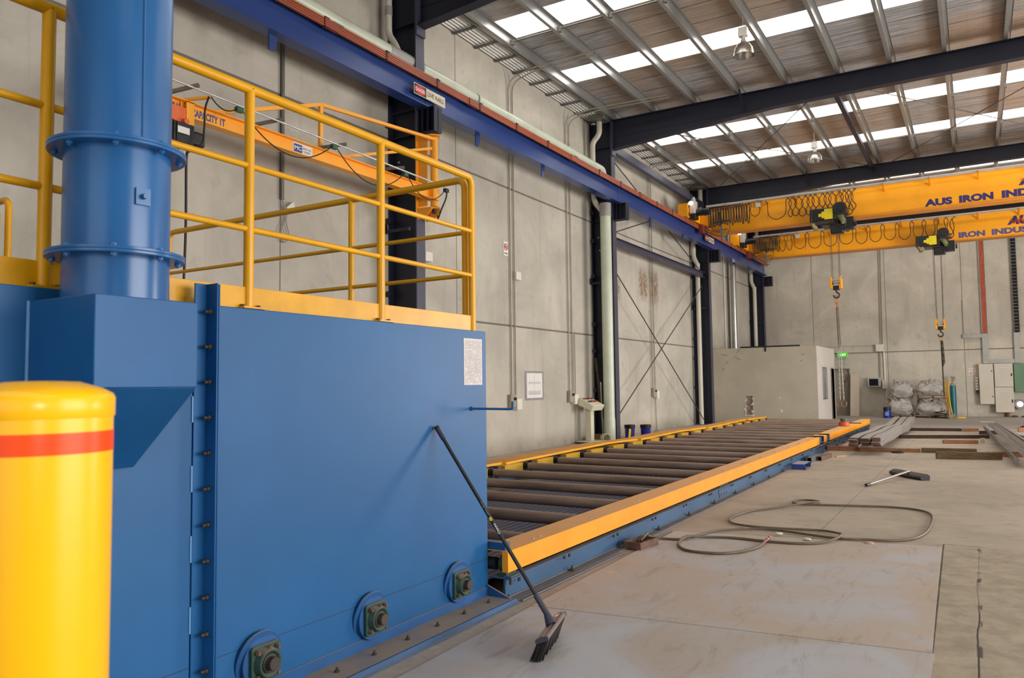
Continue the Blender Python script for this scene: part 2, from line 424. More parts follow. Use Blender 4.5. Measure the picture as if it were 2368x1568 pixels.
# ================================================================== THE BUILDING
XL, XR, YF, YB, ZC = -9.2, 10.0, -9.0, 38.2, 9.2
WALL_L = concrete_wall('wall_concrete_left', 1, (2.94, 6.17), (8.31, 13.07, 24.1, 33.2), rust=True)
WALL_B = concrete_wall('wall_concrete_back', 0, (2.85,), (-6.46, -3.36, -.38, 2.7), base=(212, 204, 188))
WALL_O = concrete_wall('wall_concrete_other', 1, (2.94, 6.17), (), base=(190, 182, 168))
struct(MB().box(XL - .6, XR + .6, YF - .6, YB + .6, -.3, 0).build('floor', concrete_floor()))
struct(MB().box(XL - .2, XL, YF - .2, YB + .2, 0, 9.75).build('wall_left', WALL_L))
# back wall with the personnel door opening
DX0, DX1, DZ = -5.98, -5.0, 2.1
w = MB()
w.box(XL, DX0, YB, YB + .2, 0, 9.75).box(DX1, XR, YB, YB + .2, 0, 9.75).box(DX0, DX1, YB, YB + .2, DZ, 9.75)
struct(w.build('wall_back', WALL_B))
# right wall and front wall (outside the frame) with their roller door openings, where the daylight comes in
w = MB()
w.box(XR, XR + .2, YF, 1, 0, 9.75).box(XR, XR + .2, 11, 20.5, 0, 9.75).box(XR, XR + .2, 26.5, YB, 0, 9.75).box(XR, XR + .2, 1, 11, 5.6, 9.75).box(XR, XR + .2, 20.5, 26.5, 5.0, 9.75)
struct(w.build('wall_right', WALL_O))
w = MB()
w.box(XL, -3.5, YF - .2, YF, 0, 9.75).box(5.5, XR, YF - .2, YF, 0, 9.75).box(-3.5, 5.5, YF - .2, YF, 5.6, 9.75)
struct(w.build('wall_front', WALL_O))
# roof: foil lined sheeting with translucent strips
STRIPS = [(-4.2, -3.35), (-1.15, -.3), (13.34, 14.24), (16.36, 17.2), (22.42, 23.36), (25.68, 26.56), (31.02, 31.95), (34.3, 35.15)]
FOIL = foil()
w = MB(); y = YF - .2
for a, b in STRIPS:
    w.box(-8.52, XR + .2, y, a, ZC, ZC + .06); y = b
w.box(-8.52, XR + .2, y, YB + .2, ZC, ZC + .06)
w.box(XL - .2, -8.52, YF - .2, YB + .2, ZC + .35, ZC + .4)          # over the box gutter
struct(w.build('ceiling', FOIL))
SKY = emit_mat('skylight_daylight', (255, 253, 247), 4.6)
for i, (a, b) in enumerate(STRIPS):
    struct(MB().box(-8.5, XR + .15, a, b, ZC + .02, ZC + .045).build(f'window_{i + 1}', SKY), 'translucent roof sheet letting in white daylight')

# box gutter: corrugated soffit along the eave, with its brackets
t = thing('box_gutter', 'corrugated galvanised box gutter soffit along the top of the side wall', 'gutter', (-8.86, 14, 8.95))
b = MB(); n = 17; x0, x1 = -9.18, -8.54; pts = []
for i in range(n * 4 + 1):
    u = i / (n * 4); pts.append((x0 + (x1 - x0) * u, 9.06 + .03 * math.cos(2 * PI * u * n / 2.4)))
b.prism(pts + [(x1, 9.12), (x0, 9.12)], 'y', YF, YB - .05)
b.build('soffit', M('soffit_zinc', (226, 226, 224), .45, .2, .06, 2), t)
b = MB().box(-8.56, -8.53, YF, YB - .05, 8.98, 9.2); b.build('fascia', GALVD, t)
for k in range(-9, 29):
    yy = 12.15 + k * .83
    if yy < 9.5 or yy > 37.9: continue
    q = MB().bar((-9.18, yy, 9.01), (-8.55, yy, 9.01), .07, .03)
    for j in range(6): q.cyl((-9.1 + j * .1, yy, 8.98), (-9.1 + j * .1, yy, 8.995), .016, n=6)
    q.build('bracket', GALVD, t)

# portal frame columns
CY = [2.0, 10.88, 19.7, 28.72, 37.5]
def column(y, label):
    t = thing('steel_column', label, 'column', (-8.87, y + .12, 0), 'navy columns along the side wall')
    x0, x1, w = -9.18, -8.53, .25
    MB().box(x0, x0 + .025, y, y + w, 0, 9.0).build('rear_flange', NAVY, t)
    MB().box(x1 - .025, x1, y, y + w, 0.0, 9.0).build('front_flange', NAVYF, t)
    q = MB().box(x0 + .025, x1 - .025, y + w / 2 - .008, y + w / 2 + .008, 0, 9.0)
    for z in (6.15, 6.62, 8.25): q.box(x0 + .025, x1 - .025, y + .01, y + w - .01, z - .009, z + .009)
    q.build('web', NAVY, t)
    q = MB().box(x0 - .0, x1 + .06, y - .06, y + w + .06, 0, .03); q.build('base_plate', NAVYF, t)
    # corbel carrying the crane runway
    q = MB(); q.box(x1, -8.13, y + .01, y + w - .01, 6.14, 6.16).box(x1, -8.13, y + .01, y + w - .01, 6.58, 6.6)
    q.box(x1, -8.13, y + w / 2 - .008, y + w / 2 + .008, 6.16, 6.58).box(-8.15, -8.13, y + .01, y + w - .01, 6.16, 6.58).box(-8.42, -8.4, y + .02, y + w - .02, 6.16, 6.58)
    q.box(-8.3, -8.285, y + .02, y + w - .02, 6.16, 6.58)
    q.build('corbel', NAVY, t)
    for z in (1.35, 2.45, 3.2, 4.55, 5.55, 6.35):
        q = MB().box(x0 + .02, x0 + .1, y - .09, y - .002, z, z + .1).cyl((x0 + .06, y - .05, z + .03), (x0 + .12, y - .05, z + .03), .014, n=6)
        q.build('cleat', NAVY, t)
    for (xx, zz) in ((-9.02, 5.72), (-8.98, 5.35)):
        MB().cyl((xx, y + w / 2 - .03, zz), (xx, y + w / 2, zz), .02, n=6).build('bolt', GALV, t)
    return t
for y, l in zip(CY, ('navy steel column beside the machine, out of the picture', 'navy steel column carrying the orange jib crane', 'navy steel column behind the large pale green downpipe', 'navy steel column at the left end of the site office wall', 'navy steel column in the far corner against the back wall')):
    if y > 5: column(y, l)
# stub arms (pipe hanger arms) across the columns
for y, l in ((10.88, 'dark bracket arm crossing the column below the orange jib crane'), (19.7, 'dark bracket arm crossing the column behind the pale green downpipe'), (28.72, 'dark bracket arm crossing the column at the site office, clasping the cream downpipe'), (37.5, 'dark bracket arm crossing the far corner column')):
    q = MB().box(-9.16, -8.6, y - .14, y - .09, 4.36, 4.42).box(-9.19, -9.15, y - .15, y - .07, 4.36, 4.54)
    tag(q.build('bracket_arm', NAVY), l, 'bracket', 'pipe bracket arms')

# rafters with haunch
def rafter(y, label):
    t = thing('roof_rafter', label, 'rafter', (0, y + .12, 8.95), 'portal rafters')
    w = .22; xe = XR - .1
    MB().box(-8.5, xe, y, y + w, 8.975, 8.995).build('top_flange', NAVY, t)
    q = MB().prism([(-8.5, 8.18), (-8.5, 8.975), (xe, 8.975), (xe, 8.62), (-4.1, 8.52)], 'y', y + w / 2 - .008, y + w / 2 + .008)
    q.box(-8.5, -4.1, y + w / 2 - .02, y + w / 2 + .02, 8.53, 8.545)
    q.build('web', NAVY, t)
    q = MB().prism([(-8.5, 8.16), (-4.1, 8.5), (xe, 8.6), (xe, 8.62), (-4.1, 8.52), (-8.5, 8.18)], 'y', y, y + w)
    q.build('bottom_flange', NAVY, t)
    q = MB().box(-8.52, -8.49, y - .02, y + w + .02, 8.0, 9.0)
    q.build('end_plate', NAVYF, t)
    for x in (-4.85, 2.1):
        q = MB().bar((x, y - .3, 9.0), (x, y + .02, 8.58), .05, .012)
        q.bar((x, y + w + .3, 9.0), (x, y + w - .02, 8.58), .05, .012)
        q.build('fly_brace', NAVY, t)
for y, l in zip(CY[1:], ('navy roof rafter nearest the camera, crossing the top edge of the picture', 'long navy roof rafter above the first crane, springing from the column with the green downpipe', 'navy roof rafter just above the nearer yellow crane girder', 'navy rafter against the back wall above the farther yellow crane')):
    rafter(y, l)
# purlins: Z sections running the length of the hall
PX = [-8.42, -7.26, -6.1, -4.94, -3.74, -2.53, -1.39, -.27, .9, 2.06, 3.2, 4.4, 5.6, 6.8, 8.0, 9.2]
for i, x in enumerate(PX):
    q = MB()
    q.prism([(x, 9.0), (x + .003, 9.0), (x + .003, 9.19), (x + .075, 9.19), (x + .075, 9.175), (x + .078, 9.175), (x + .078, 9.195), (x, 9.195), (x, 9.003), (x - .072, 9.003), (x - .072, 9.018), (x - .075, 9.018), (x - .075, 9.0)], 'y', YF + .1, YB - .1)
    tag(q.build('roof_purlin', PURL), 'galvanised roof purlin running lengthwise under the foil lined roof sheets', 'purlin', 'galvanised roof purlins')
# bridging bars across the purlins
for y in (14.1, 22.98, 26.2, 31.55):
    q = MB()
    for a, b in zip(PX[:-1], PX[1:]): q.box(a + .08, b - .09, y - .03, y + .03, 9.06, 9.075).box(a + .02, a + .08, y - .04, y + .04, 8.99, 9.1)
    tag(q.build('purlin_bridging', GALVD), {14.1: 'thin galvanised bridging strip at the far edge of the nearest skylight strip', 22.98: 'thin galvanised bridging strip dividing the first skylight strip beyond the long rafter', 26.2: 'thin galvanised bridging strip dividing the second skylight strip beyond the long rafter', 31.55: 'thin galvanised bridging strip under the skylights over the farther crane'}[y], 'roof bridging', 'roof bridging strips')
# roof ties and diagonal rods
q = MB().bar((-2.75, 19.95, 8.86), (-2.75, 28.65, 8.86), .12, .12)
tag(q.build('roof_tie_beam', NAVY), 'dark square roof tie running lengthwise between the two long rafters', 'roof strut')
rods = [((-8.2, 28.65), (-2.95, 19.95), 'from the far rafter left end up to the long rafter middle'), ((-8.3, 19.95), (-2.55, 28.65), 'from the long rafter left end to the far rafter middle'),
        ((-2.45, 28.65), (3.1, 19.95), 'from the far rafter middle to the upper right corner'), ((-2.6, 19.95), (3.1, 28.65), 'from the long rafter middle to the right edge')]
for k, (a, b, l) in enumerate(rods):
    q = MB().cyl((a[0], a[1], 8.83 + .03 * (k % 2)), (b[0], b[1], 8.83 + .03 * (k % 2)), .012, n=8)
    tag(q.build('roof_bracing_rod', STEELD), 'roof bracing rod ' + l, 'bracing rod', 'roof bracing rods')
# struts and bracing rods of the braced wall bay
q = MB().ibeam('y', 19.98, 28.68, -8.75, 5.66, .2, .18, .015, .01)
tag(q.build('wall_strut_beam', NAVYF), 'greyish navy horizontal strut across the braced wall bay, below the crane runway', 'strut')
q = MB().box(-8.78, -8.63, 19.98, 28.68, 8.22, 8.45)
tag(q.build('eaves_strut_beam', NAVYF, bev=.01), 'navy eaves strut under the gutter in the braced wall bay', 'strut')
for a, b, l in (((20.0, 4.98), (28.4, .1), 'lower bay, falling towards the site office'), ((20.0, .52), (28.4, 5.2), 'lower bay, rising towards the site office'), ((20.05, 8.1), (28.4, 5.78), 'upper bay, falling behind the crane runway'), ((20.05, 5.85), (28.4, 8.3), 'upper bay, rising behind the crane runway')):
    z0, z1 = max(a[1], .15), max(b[1], .15)
    q = MB().cyl((-8.75 + (.03 if a[1] < b[1] else 0), a[0], z0), (-8.75 + (.03 if a[1] < b[1] else 0), b[0], z1), .017, n=8)
    tag(q.build('wall_bracing_rod', STEELD), 'diagonal bracing rod of the ' + l, 'bracing rod', 'wall bracing rods')

# high bay lamps
def lamp(x, y, zr, label):
    t = thing('high_bay_lamp', label, 'ceiling lamp', (x, y, zr), 'high bay lamps')
    MB().lathe([(.205, 0), (.205, .015), (.2, .06), (.178, .15), (.13, .23), (.075, .27), (.06, .285), (.055, .28), (.125, .222), (.17, .146), (.192, .06), (.196, 0)], (x, y, zr), n=36, capb=False, capt=False).build('reflector', M('spun_aluminium', (176, 168, 160), .3, .8, .06, 3), t)
    MB().cyl((x, y, zr + .27), (x, y, zr + .34), .062, .05, n=20).cyl((x, y, zr + .34), (x, y, zr + .4), .04, n=16).build('neck', GALV, t)
    MB().box(x - .09, x + .09, y - .07, y + .07, zr + .4, zr + .58).build('ballast_box', WHITEB, t, .008)
    MB().sphere((x, y, zr + .17), .05, 12, 8, (1, 1, 1.5)).build('bulb', M('frosted_glass', (230, 226, 220), .2), t)
    MB().cyl((x, y, zr + .58), (x, y, 9.0), .006, n=6).tube(arc((x, y, zr + .62), .03, 0, 2 * PI, (1, 0, 0), (0, 0, 1), 14), .006, 6).build('hanging_hook', GALV, t)
lamp(-3.76, 15.5, 8.17, 'bell shaped high bay lamp hanging against the nearer skylight')
lamp(-3.84, 24.0, 8.11, 'bell shaped high bay lamp hanging beyond the long navy rafter')
# ================================================================== SERVICES ON THE SIDE WALL
XW = XL
def conduit(pts, r, label, m=None, group='wall conduits', clips=()):
    q = MB().tube(fillet(pts, .25), r, 8)
    return tag(q.build('conduit', m or CONDT), label, 'conduit', group)
wx = XW + .04
for k, yy in enumerate((15.18, 15.36)):
    conduit([(wx, yy, 1.3 if k == 0 else 1.25), (wx, yy, 8.75), (-8.55, yy + .05, 8.93), (-7.0, yy + .08, 8.95)], .016,
            ('left' if k == 0 else 'right') + ' conduit of the pair above the wall poster, turning in under the roof')
for k, yy in enumerate((18.12, 18.32)):
    conduit([(wx, yy, 1.3), (wx, yy, 8.7), (-8.55, yy + .3, 8.93), (-6.5, yy + .5, 8.95)], .016,
            ('left' if k == 0 else 'right') + ' conduit of the pair beside the control pedestal, turning in under the roof')
conduit([(wx, 18.46, .03), (wx, 18.46, 2.92)], .014, 'short conduit running to the floor behind the control pedestal')
for k, yy in enumerate((24.2, 24.42)):
    conduit([(wx, yy, 1.35), (wx, yy, 8.9), (-8.5, yy + .2, 8.94), (-7.1, yy + .4, 8.95)], .016,
            ('left' if k == 0 else 'right') + ' conduit of the pair in the middle of the braced wall bay')
conduit([(wx, 8.31, 4.5), (wx, 8.31, 8.9)], .03, 'grey conduit behind the yellow guard rails, ending at a hanging plug', GALVD)
conduit([(wx, 11.86, .1), (wx, 11.86, 6.0)], .014, 'thin conduit beside the column with the jib crane')
conduit([(wx, 33.05, 3.0), (wx, 33.05, 8.9)], .03, 'thin white conduit above the office roof, left of the spiral duct', WHITEB)
conduit([(wx, 33.75, 3.0), (wx, 33.75, 8.9)], .025, 'grey conduit above the office roof, between white conduit and spiral duct')
conduit([(wx, 24.46, .03), (wx, 24.44, .5), (wx, 24.4, 1.15)], .007, 'thin loose flex hanging from the switch box in the braced bay', BLACK)
# spiral duct
q = MB(); n = 90
prof = [(.115 + .006 * (i % 2), 2.96 + i * (8.9 - 2.96) / n) for i in range(n + 1)]
q.lathe(prof, (-8.9, 33.55, 0), n=20)
tag(q.build('spiral_duct', M('spiral_duct_steel', (190, 188, 184), .3, .8, .1, 2)), 'shiny spiral wound duct standing above the office roof', 'duct')
# plug and hanging lead on the wall
t = thing('hanging_plug', 'white power plug box with coiled lead hanging on the wall behind the guard rails', 'plug', (wx, 8.4, 4.1))
MB().prism([(8.36, 4.38), (8.5, 4.5), (8.54, 4.4), (8.42, 4.3)], 'x', XW + .01, XW + .09).build('plug_box', WHITEB, t, .006)
MB().tube(smooth_path([(wx, 8.31, 4.5), (wx + .02, 8.33, 4.4), (wx + .02, 8.36, 4.2), (wx + .02, 8.28, 4.0), (wx + .02, 8.3, 3.86), (wx + .02, 8.38, 3.84), (wx + .02, 8.44, 3.95), (wx + .02, 8.38, 4.15), (wx + .02, 8.4, 4.3)]), .012, 6).build('lead', PVCD, t)
# switch boxes
def switchbox(y, z, label, red=True):
    t = thing('switch_box', label, 'switch', (XW + .05, y, z), 'switch boxes on the side wall')
    MB().box(XW + .005, XW + .1, y - .17, y + .06, z, z + .3).build('housing', CONDT, t, .012)
    MB().box(XW + .005, XW + .13, y + .05, y + .28, z - .06, z + .2).build('socket_housing', WHITEB, t, .012)
    MB().cyl((XW + .1, y - .02, z + .2), (XW + .14, y - .02, z + .2), .035, n=14).build('rotary_knob', BLACK, t)
switchbox(15.22, 1.05, 'grey and white switch box on the wall left of the poster')
switchbox(18.2, 1.1, 'grey and white switch box on the wall above the control pedestal')
switchbox(24.3, 1.12, 'grey and white switch box in the middle of the braced wall bay')
for y, z, l in ((15.38, 4.12, 'small white junction box high on the wall conduit left of the poster'), (11.92, 4.1, 'small white junction box on the wall just right of the jib crane column')):
    tag(MB().box(XW + .005, XW + .1, y - .03, y + .2, z - .09, z + .1).build('junction_box', WHITEB, None, .008), l, 'junction box', 'junction boxes')
# no smoking sign
t = thing('no_smoking_sign', 'small white no smoking sign with red ring on the side wall', 'sign', (XW + .01, 15.03, 4.6))
MB().box(XW + .004, XW + .012, 14.93, 15.13, 4.55, 4.88).build('board', PAPER, t)
MB().tube([(XW + .014, 15.03 + .07 * math.cos(a * PI / 12), 4.76 + .07 * math.sin(a * PI / 12)) for a in range(24)], .01, 6, True).bar((XW + .014, 14.98, 4.81), (XW + .014, 15.08, 4.71), .012, .012).build('ring', RED, t)
MB().bar((XW + .013, 14.99, 4.755), (XW + .013, 15.065, 4.755), .012, .02).text('NO SMOKING', (XW + .0135, 14.955, 4.59), (0, 1, 0), (0, 0, 1), .035, .15, .01).build('print', INKK, t)
# poster with technical sketch in a grey taped border
t = thing('drawing_poster', 'white technical drawing sheet taped with grey borders to the wall', 'poster', (XW + .01, 16.3, 1.2))
MB().box(XW + .003, XW + .008, 15.84, 16.76, 1.2, 1.9).build('tape_border', M('grey_tape', (142, 140, 144), .6), t)
MB().box(XW + .008, XW + .012, 15.92, 16.68, 1.25, 1.85).build('sheet', PAPER, t)
q = MB(); random.seed(3)
for z in (1.62, 1.6, 1.42, 1.4, 1.34): q.box(XW + .0125, XW + .0135, 16.0, 16.6, z, z + .006)
for i in range(7):
    yy = 16.02 + i * .09; q.box(XW + .0125, XW + .0135, yy, yy + .006, 1.58, 1.66)
q.box(XW + .0125, XW + .0135, 16.28, 16.286, 1.45, 1.8)
for r in range(2):
    for i in range(9): q.box(XW + .0125, XW + .0135, 16.0 + i * .066, 16.045 + i * .066, 1.37 - r * .03, 1.385 - r * .03)
q.build('sketch_print', INKG, t)
# control pedestal
t = thing('control_pedestal', 'cream control pedestal with sloping button console by the wall', 'control panel', (-8.92, 18.75, 0))
MB().box(-9.12, -8.62, 18.35, 19.22, .0, .06).build('base_plate', CREAM, t, .006)
MB().box(-8.98, -8.82, 18.66, 18.86, .06, 1.0).build('post', CREAM, t, .01)
q = MB().prism([(-9.08, 1.02), (-8.7, .86), (-8.62, 1.0), (-9.02, 1.2)], 'y', 18.42, 19.12); cons = q.build('console', CREAM, t, .01)
for i in range(5):
    for j in range(2):
        x = -8.95 + j * .14; z = 1.168 - j * .07; yy = 18.52 + i * .12
        MB().cyl((x, yy, z), (x + .012, yy, z + .03), .03, n=12).build('push_button', (RED, GREEN, BLACK, RED, GREEN)[(i + j) % 5], cons)
tag(MB().box(-9.12, -8.62, 18.3, 18.345, 0, .05).build('steel_flat_bar', STEELD), 'dark flat bar on the floor in front of the pedestal base', 'steel bar')
# rod, timber and pipe offcut beside the pedestal
tag(MB().cyl((-8.83, 19.45, .0), (-8.9, 19.5, 1.62), .018, n=8).build('steel_rod', GALV), 'thin grey rod leaning upright between the pedestal and the green downpipe', 'rod')
tag(MB().bar((-8.86, 19.6, .0), (-9.1, 19.63, 2.3), .05, .06).build('timber_post', wood('old_dark_wood', (70, 56, 46), (98, 80, 64))), 'dark timber leaning in the column behind the green downpipe', 'timber')
tag(MB().box(-9.05, -8.86, 19.36, 19.5, 0, .2).build('wood_block', wood('brown_block', (124, 92, 66), (150, 116, 84)), None, .004), 'brown wood block on the floor behind the white pipe offcut', 'wood block')
q = MB().lathe([(.105, 0), (.115, .02), (.115, .2), (.108, .2), (.1, .2), (.1, 0)], (0, 0, 0), 'x', 28, False, False)
o = tag(q.build('pipe_offcut', PVC), 'short cream pipe offcut lying on the floor by the pedestal base', 'pipe')
o.location = (-8.62, 19.12, .004); o.rotation_euler = (0, 0, math.radians(-38))
# buckets behind the downpipe
def bucket(x, y, label, lid, body):
    t = thing('bucket', label, 'bucket', (x, y, 0), 'blue buckets by the column')
    MB().lathe([(.13, 0), (.145, .28), (.15, .3)], (x, y, .0), n=28).build('body', body, t)
    q = MB()
    for z in (.285, .32, .35): q.lathe([(.152, z), (.162, z + .008), (.162, z + .022), (.152, z + .028)], (x, y, 0), n=28, capb=False, capt=False)
    q.lathe([(.15, .3), (.152, .36), (.14, .375), (.13, .36), (.125, .3)], (x, y, 0), n=28, capb=False, capt=False).build('rim', BLACKP, t)
    MB().lathe([(.02, .33), (.13, .335)], (x, y, 0), n=28, capt=False).build('lid', lid, t)
    MB().tube(arc((x + .02, y - .02, .27), .165, -PI, 0, (.55, .83, 0), (.35, -.25, .9), 14), .004, 5).build('handle', GALV, t)
bucket(-8.69, 21.0, 'blue bucket with black ribbed lid half hidden behind the column flange', BLACKP, M('bucket_violet', (46, 46, 140), .4))
bucket(-8.28, 21.2, 'bright blue open bucket with wire handle, right one of the pair at the column', BLACKP, BUCK)
tag(MB().bar((-8.44, 20.35, .01), (-8.44, 20.42, .29), .012, .13, (0, 1, 0)).build('spirit_level', M('signal_yellow', (246, 200, 20), .4)), 'small yellow plate standing against the blue bucket by the column', 'plate')
tag(MB().bar((-8.02, 21.25, .0), (-7.95, 21.32, .24), .16, .006, (0, 1, 0)).build('metal_scraper', GALV), 'grey metal scraper leaning on the right hand blue bucket', 'scraper')

# rainwater pipes
t = thing('rainwater_pipe', 'pale green horizontal rainwater pipe running along above the blue crane runway', 'pipe', (-8.68, 9, 7.38))
PXX, PZ = -8.68, 7.5
MB().cyl((PXX, -6, PZ), (PXX, 10.25, PZ), .122, n=28).cyl((PXX, 11.2, PZ), (PXX, 19.1, PZ), .122, n=28).build('pipe_run', PVCG, t)
q = MB().lathe([(.128 + .006 * (i % 2), 10.25 + i * .05) for i in range(20)], (PXX, 0, PZ), 'y', 28); q.v = [V((PXX + (p.z - PZ), p.y, PZ + (p.x - PXX))) for p in q.v]; q.build('ribbed_coupling', PVCD, t)
MB().cyl((PXX, 13.0, PZ), (PXX, 13.06, PZ), .128, n=28).build('coupling', GALVD, t)
MB().tube(fillet([(PXX, 19.05, PZ), (PXX, 19.4, PZ), (PXX - .02, 19.42, 7.1)], .16), .122, 20).build('elbow', PVCG, t)
MB().tube(fillet([(-8.95, 10.62, 9.0), (-8.95, 10.62, 8.0), (-8.8, 10.62, 7.78), (-8.7, 10.62, 7.56)], .1), .062, 16).build('inlet_pipe', PVC, t)
MB().cyl((-8.95, 10.62, 8.35), (-8.95, 10.62, 8.52), .07, n=16).build('inlet_coupling', PVCD, t)
t = thing('downpipe', 'large pale green downpipe standing in front of the middle column', 'pipe', (-8.62, 19.42, 0))
MB().cyl((-8.62, 19.42, .02), (-8.62, 19.42, 6.52), .15, n=32).build('pipe', PVCG, t)
MB().cyl((-8.62, 19.42, .02), (-8.62, 19.42, .62), .158, n=32).build('base_sleeve', PVCG, t)
MB().cyl((-8.62, 19.42, 6.2), (-8.62, 19.42, 6.57), .16, n=32).build('collar', PVCD, t)
MB().tube(fillet([(-8.66, 19.42, 6.3), (-8.95, 19.42, 6.66), (-8.97, 19.42, 7.0), (-8.97, 19.42, 8.35), (-8.75, 19.42, 8.55), (-8.75, 19.42, 8.92)], .13), .075, 18).build('inlet_pipe', PVC, t)
def downpipe(y, label, zb):
    t = thing('downpipe', label, 'pipe', (-8.95, y, 0), 'cream downpipes at the far columns')
    q = MB().tube(fillet([(-8.9, y, zb), (-8.9, y, 6.05), (-9.04, y, 6.35), (-9.04, y, 7.95), (-8.72, y, 8.2), (-8.72, y, 8.95)], .14), .085, 18); q.build('pipe', PVC, t)
    MB().cyl((-8.9, y, 6.0), (-8.9, y, 6.1), .092, n=18).build('coupling', PVC, t)
downpipe(28.52, 'cream downpipe at the column beside the site office', .02)
downpipe(37.3, 'cream downpipe in the far corner above the office roof', 3.2)
for y, l in ((19.45, 'grey gutter outlet box above the column with the green downpipe'), (28.45, 'grey gutter outlet box above the column at the site office'), (37.2, 'grey gutter outlet box in the far corner')):
    tag(MB().box(-8.92, -8.5, y - .3, y + .1, 8.9, 9.04).build('gutter_outlet', GALVD, None, .01), l, 'gutter outlet', 'gutter outlets')

# ================================================================== CRANE RUNWAY
t = thing('crane_runway_beam', 'long blue crane runway beam carried on the side wall columns', 'crane rail', (-8.42, 17, 6.62))
y0, y1 = -7.5, 37.35
MB().box(-8.54, -8.3, y0, y1, 6.62, 6.645).build('bottom_flange', RBLUE, t)
MB().box(-8.427, -8.413, y0, y1, 6.645, 7.18).build('web', RBLUE, t)
MB().box(-8.54, -8.3, y0, y1, 7.18, 7.205).build('top_flange', RBLUE, t)
MB().box(-8.45, -8.39, y0, y1, 7.205, 7.255).build('rail', RUST, t)
MB().box(-8.54, -8.28, 37.35, 37.75, 7.19, 7.205).build('end_plate', RUST, t)
for k, y in enumerate((2.1, 11.0, 19.82, 28.8)):
    MB().box(-8.412, -8.4085, y - .004, y + .004, 6.645, 7.18).build('joint', BLACK, t)
for y in (7.45, 12.75, 15.5, 22.4, 25.5, 31.6, 34.4):
    MB().prism([(y - .05, 6.62), (y + .09, 6.62), (y + .09, 6.47), (y + .03, 6.39), (y - .05, 6.39)], 'x', -8.46, -8.44).build('hanger_lug', RBLUE, t)
# conductor bars
t = thing('conductor_bars', 'orange brown conductor bars along the top of the blue crane runway', 'conductor rail', (-8.26, 17, 7.0))
for k in range(4):
    MB().box(-8.29, -8.25, y0, 37.3, 7.05 + k * .036, 7.076 + k * .036).build('conductor_bar', COPPER, t)
for i in range(26):
    y = 1.2 + i * 1.42
    q = MB().box(-8.31, -8.24, y, y + .04, 7.04, 7.19).box(-8.31, -8.24, y, y + .1, 7.18, 7.2); q.build('clamp', STEELD, t)
for y in (8.3, 12.2, 16.6, 21.2, 25.2):
    MB().box(-8.3, -8.235, y, y + .28, 7.045, 7.18).build('joint_cover', M('joint_red', (150, 74, 52), .5), t)
    MB().box(-8.3, -8.25, y + .2, y + .42, 7.178, 7.2).build('green_clip', M('clip_green', (70, 150, 110), .5), t)
def danger(y0, y1, z0, label):
    t = thing('danger_sign', label, 'sign', (-8.28, (y0 + y1) / 2, z0), 'danger signs on the crane runway')
    L = y1 - y0; h = .2; x = -8.296
    MB().box(x, x + .006, y0, y1, z0, z0 + h).build('board', M('sign_silver', (212, 202, 178), .35, .2, .12, 9), t)
    q = MB().lathe([(1, 0), (1, .002)], (0, 0, 0), 'x', 28)
    q.v = [V((x + .006 + p.x, y0 + L * .19 + p.y * L * .17, z0 + h / 2 + p.z * h * .4)) for p in q.v]
    q2 = MB().box(x + .006, x + .0065, y0 + .01, y0 + L * .38, z0 + .012, z0 + h - .012); q2.build('black_field', INKK, t)
    q.build('red_oval', RED, t)
    MB().text('DANGER', (x + .0085, y0 + L * .05, z0 + h * .32), (0, 1, 0), (0, 0, 1), h * .34, L * .28, .02).build('danger_lettering', PAPER, t)
    MB().text('LIVE RAILS', (x + .0065, y0 + L * .42, z0 + h * .3), (0, 1, 0), (0, 0, 1), h * .42, L * .53, .015).build('rails_lettering', INKK, t)
danger(10.52, 11.45, 6.74, 'danger live rails sign at the joint of the runway over the jib crane')
danger(27.6, 28.7, 6.8, 'danger live rails sign far along the runway just before the yellow crane')
# ================================================================== JIB CRANE on the second column
t = thing('jib_crane', 'orange wall mounted jib crane with rated capacity lettering on the near column', 'crane', (-8.3, 10.95, 4.6))
MB().box(-8.525, -8.5, 10.84, 11.16, 4.62, 6.15).box(-8.5, -8.3, 10.9, 10.92, 4.8, 6.05).build('mounting_plate', JIBO, t, .006)
MB().cyl((-8.22, 11.0, 4.78), (-8.22, 11.0, 6.05), .07, n=24).build('mast', JIBO, t)
q = MB().prism([(-8.5, 10.85), (-8.5, 11.15), (-8.2, 11.13), (-8.08, 11.0), (-8.2, 10.87)], 'z', 6.06, 6.085); q.build('top_bracket', JIBO, t)
q = MB().prism([(-8.5, 10.85), (-8.5, 11.15), (-8.2, 11.13), (-8.08, 11.0), (-8.2, 10.87)], 'z', 4.735, 4.76)
q.prism([(-8.5, 4.56), (-8.5, 4.735), (-8.15, 4.735), (-8.3, 4.6)], 'y', 10.86, 10.88).prism([(-8.5, 4.56), (-8.5, 4.735), (-8.15, 4.735), (-8.3, 4.6)], 'y', 11.12, 11.14)
q.build('bottom_bracket', JIBO, t)
MB().cyl((-8.22, 11.0, 4.66), (-8.22, 11.0, 4.78), .045, n=16).build('pivot_pin', STEELD, t)
XJ = -8.18
MB().ibeam('y', 4.9, 11.0, XJ, 4.98, .2, .15, .014, .01).build('boom', JIBO, t)
MB().box(XJ - .09, XJ + .09, 10.8, 10.98, 4.875, 5.085).build('boom_root', JIBO, t)
MB().bar((XJ, 10.95, 6.0), (XJ, 8.15, 5.76), .05, .05).bar((XJ, 8.15, 5.76), (XJ, 6.3, 5.08), .05, .05).build('tie_rod', JIBO, t)
MB().bar((XJ - .05, 10.95, 5.84), (XJ - .05, 8.6, 5.09), .045, .045).build('tie_rod', JIBO, t)
MB().box(XJ - .025, XJ + .025, 8.12, 8.18, 5.08, 5.77).build('king_post', JIBO, t)
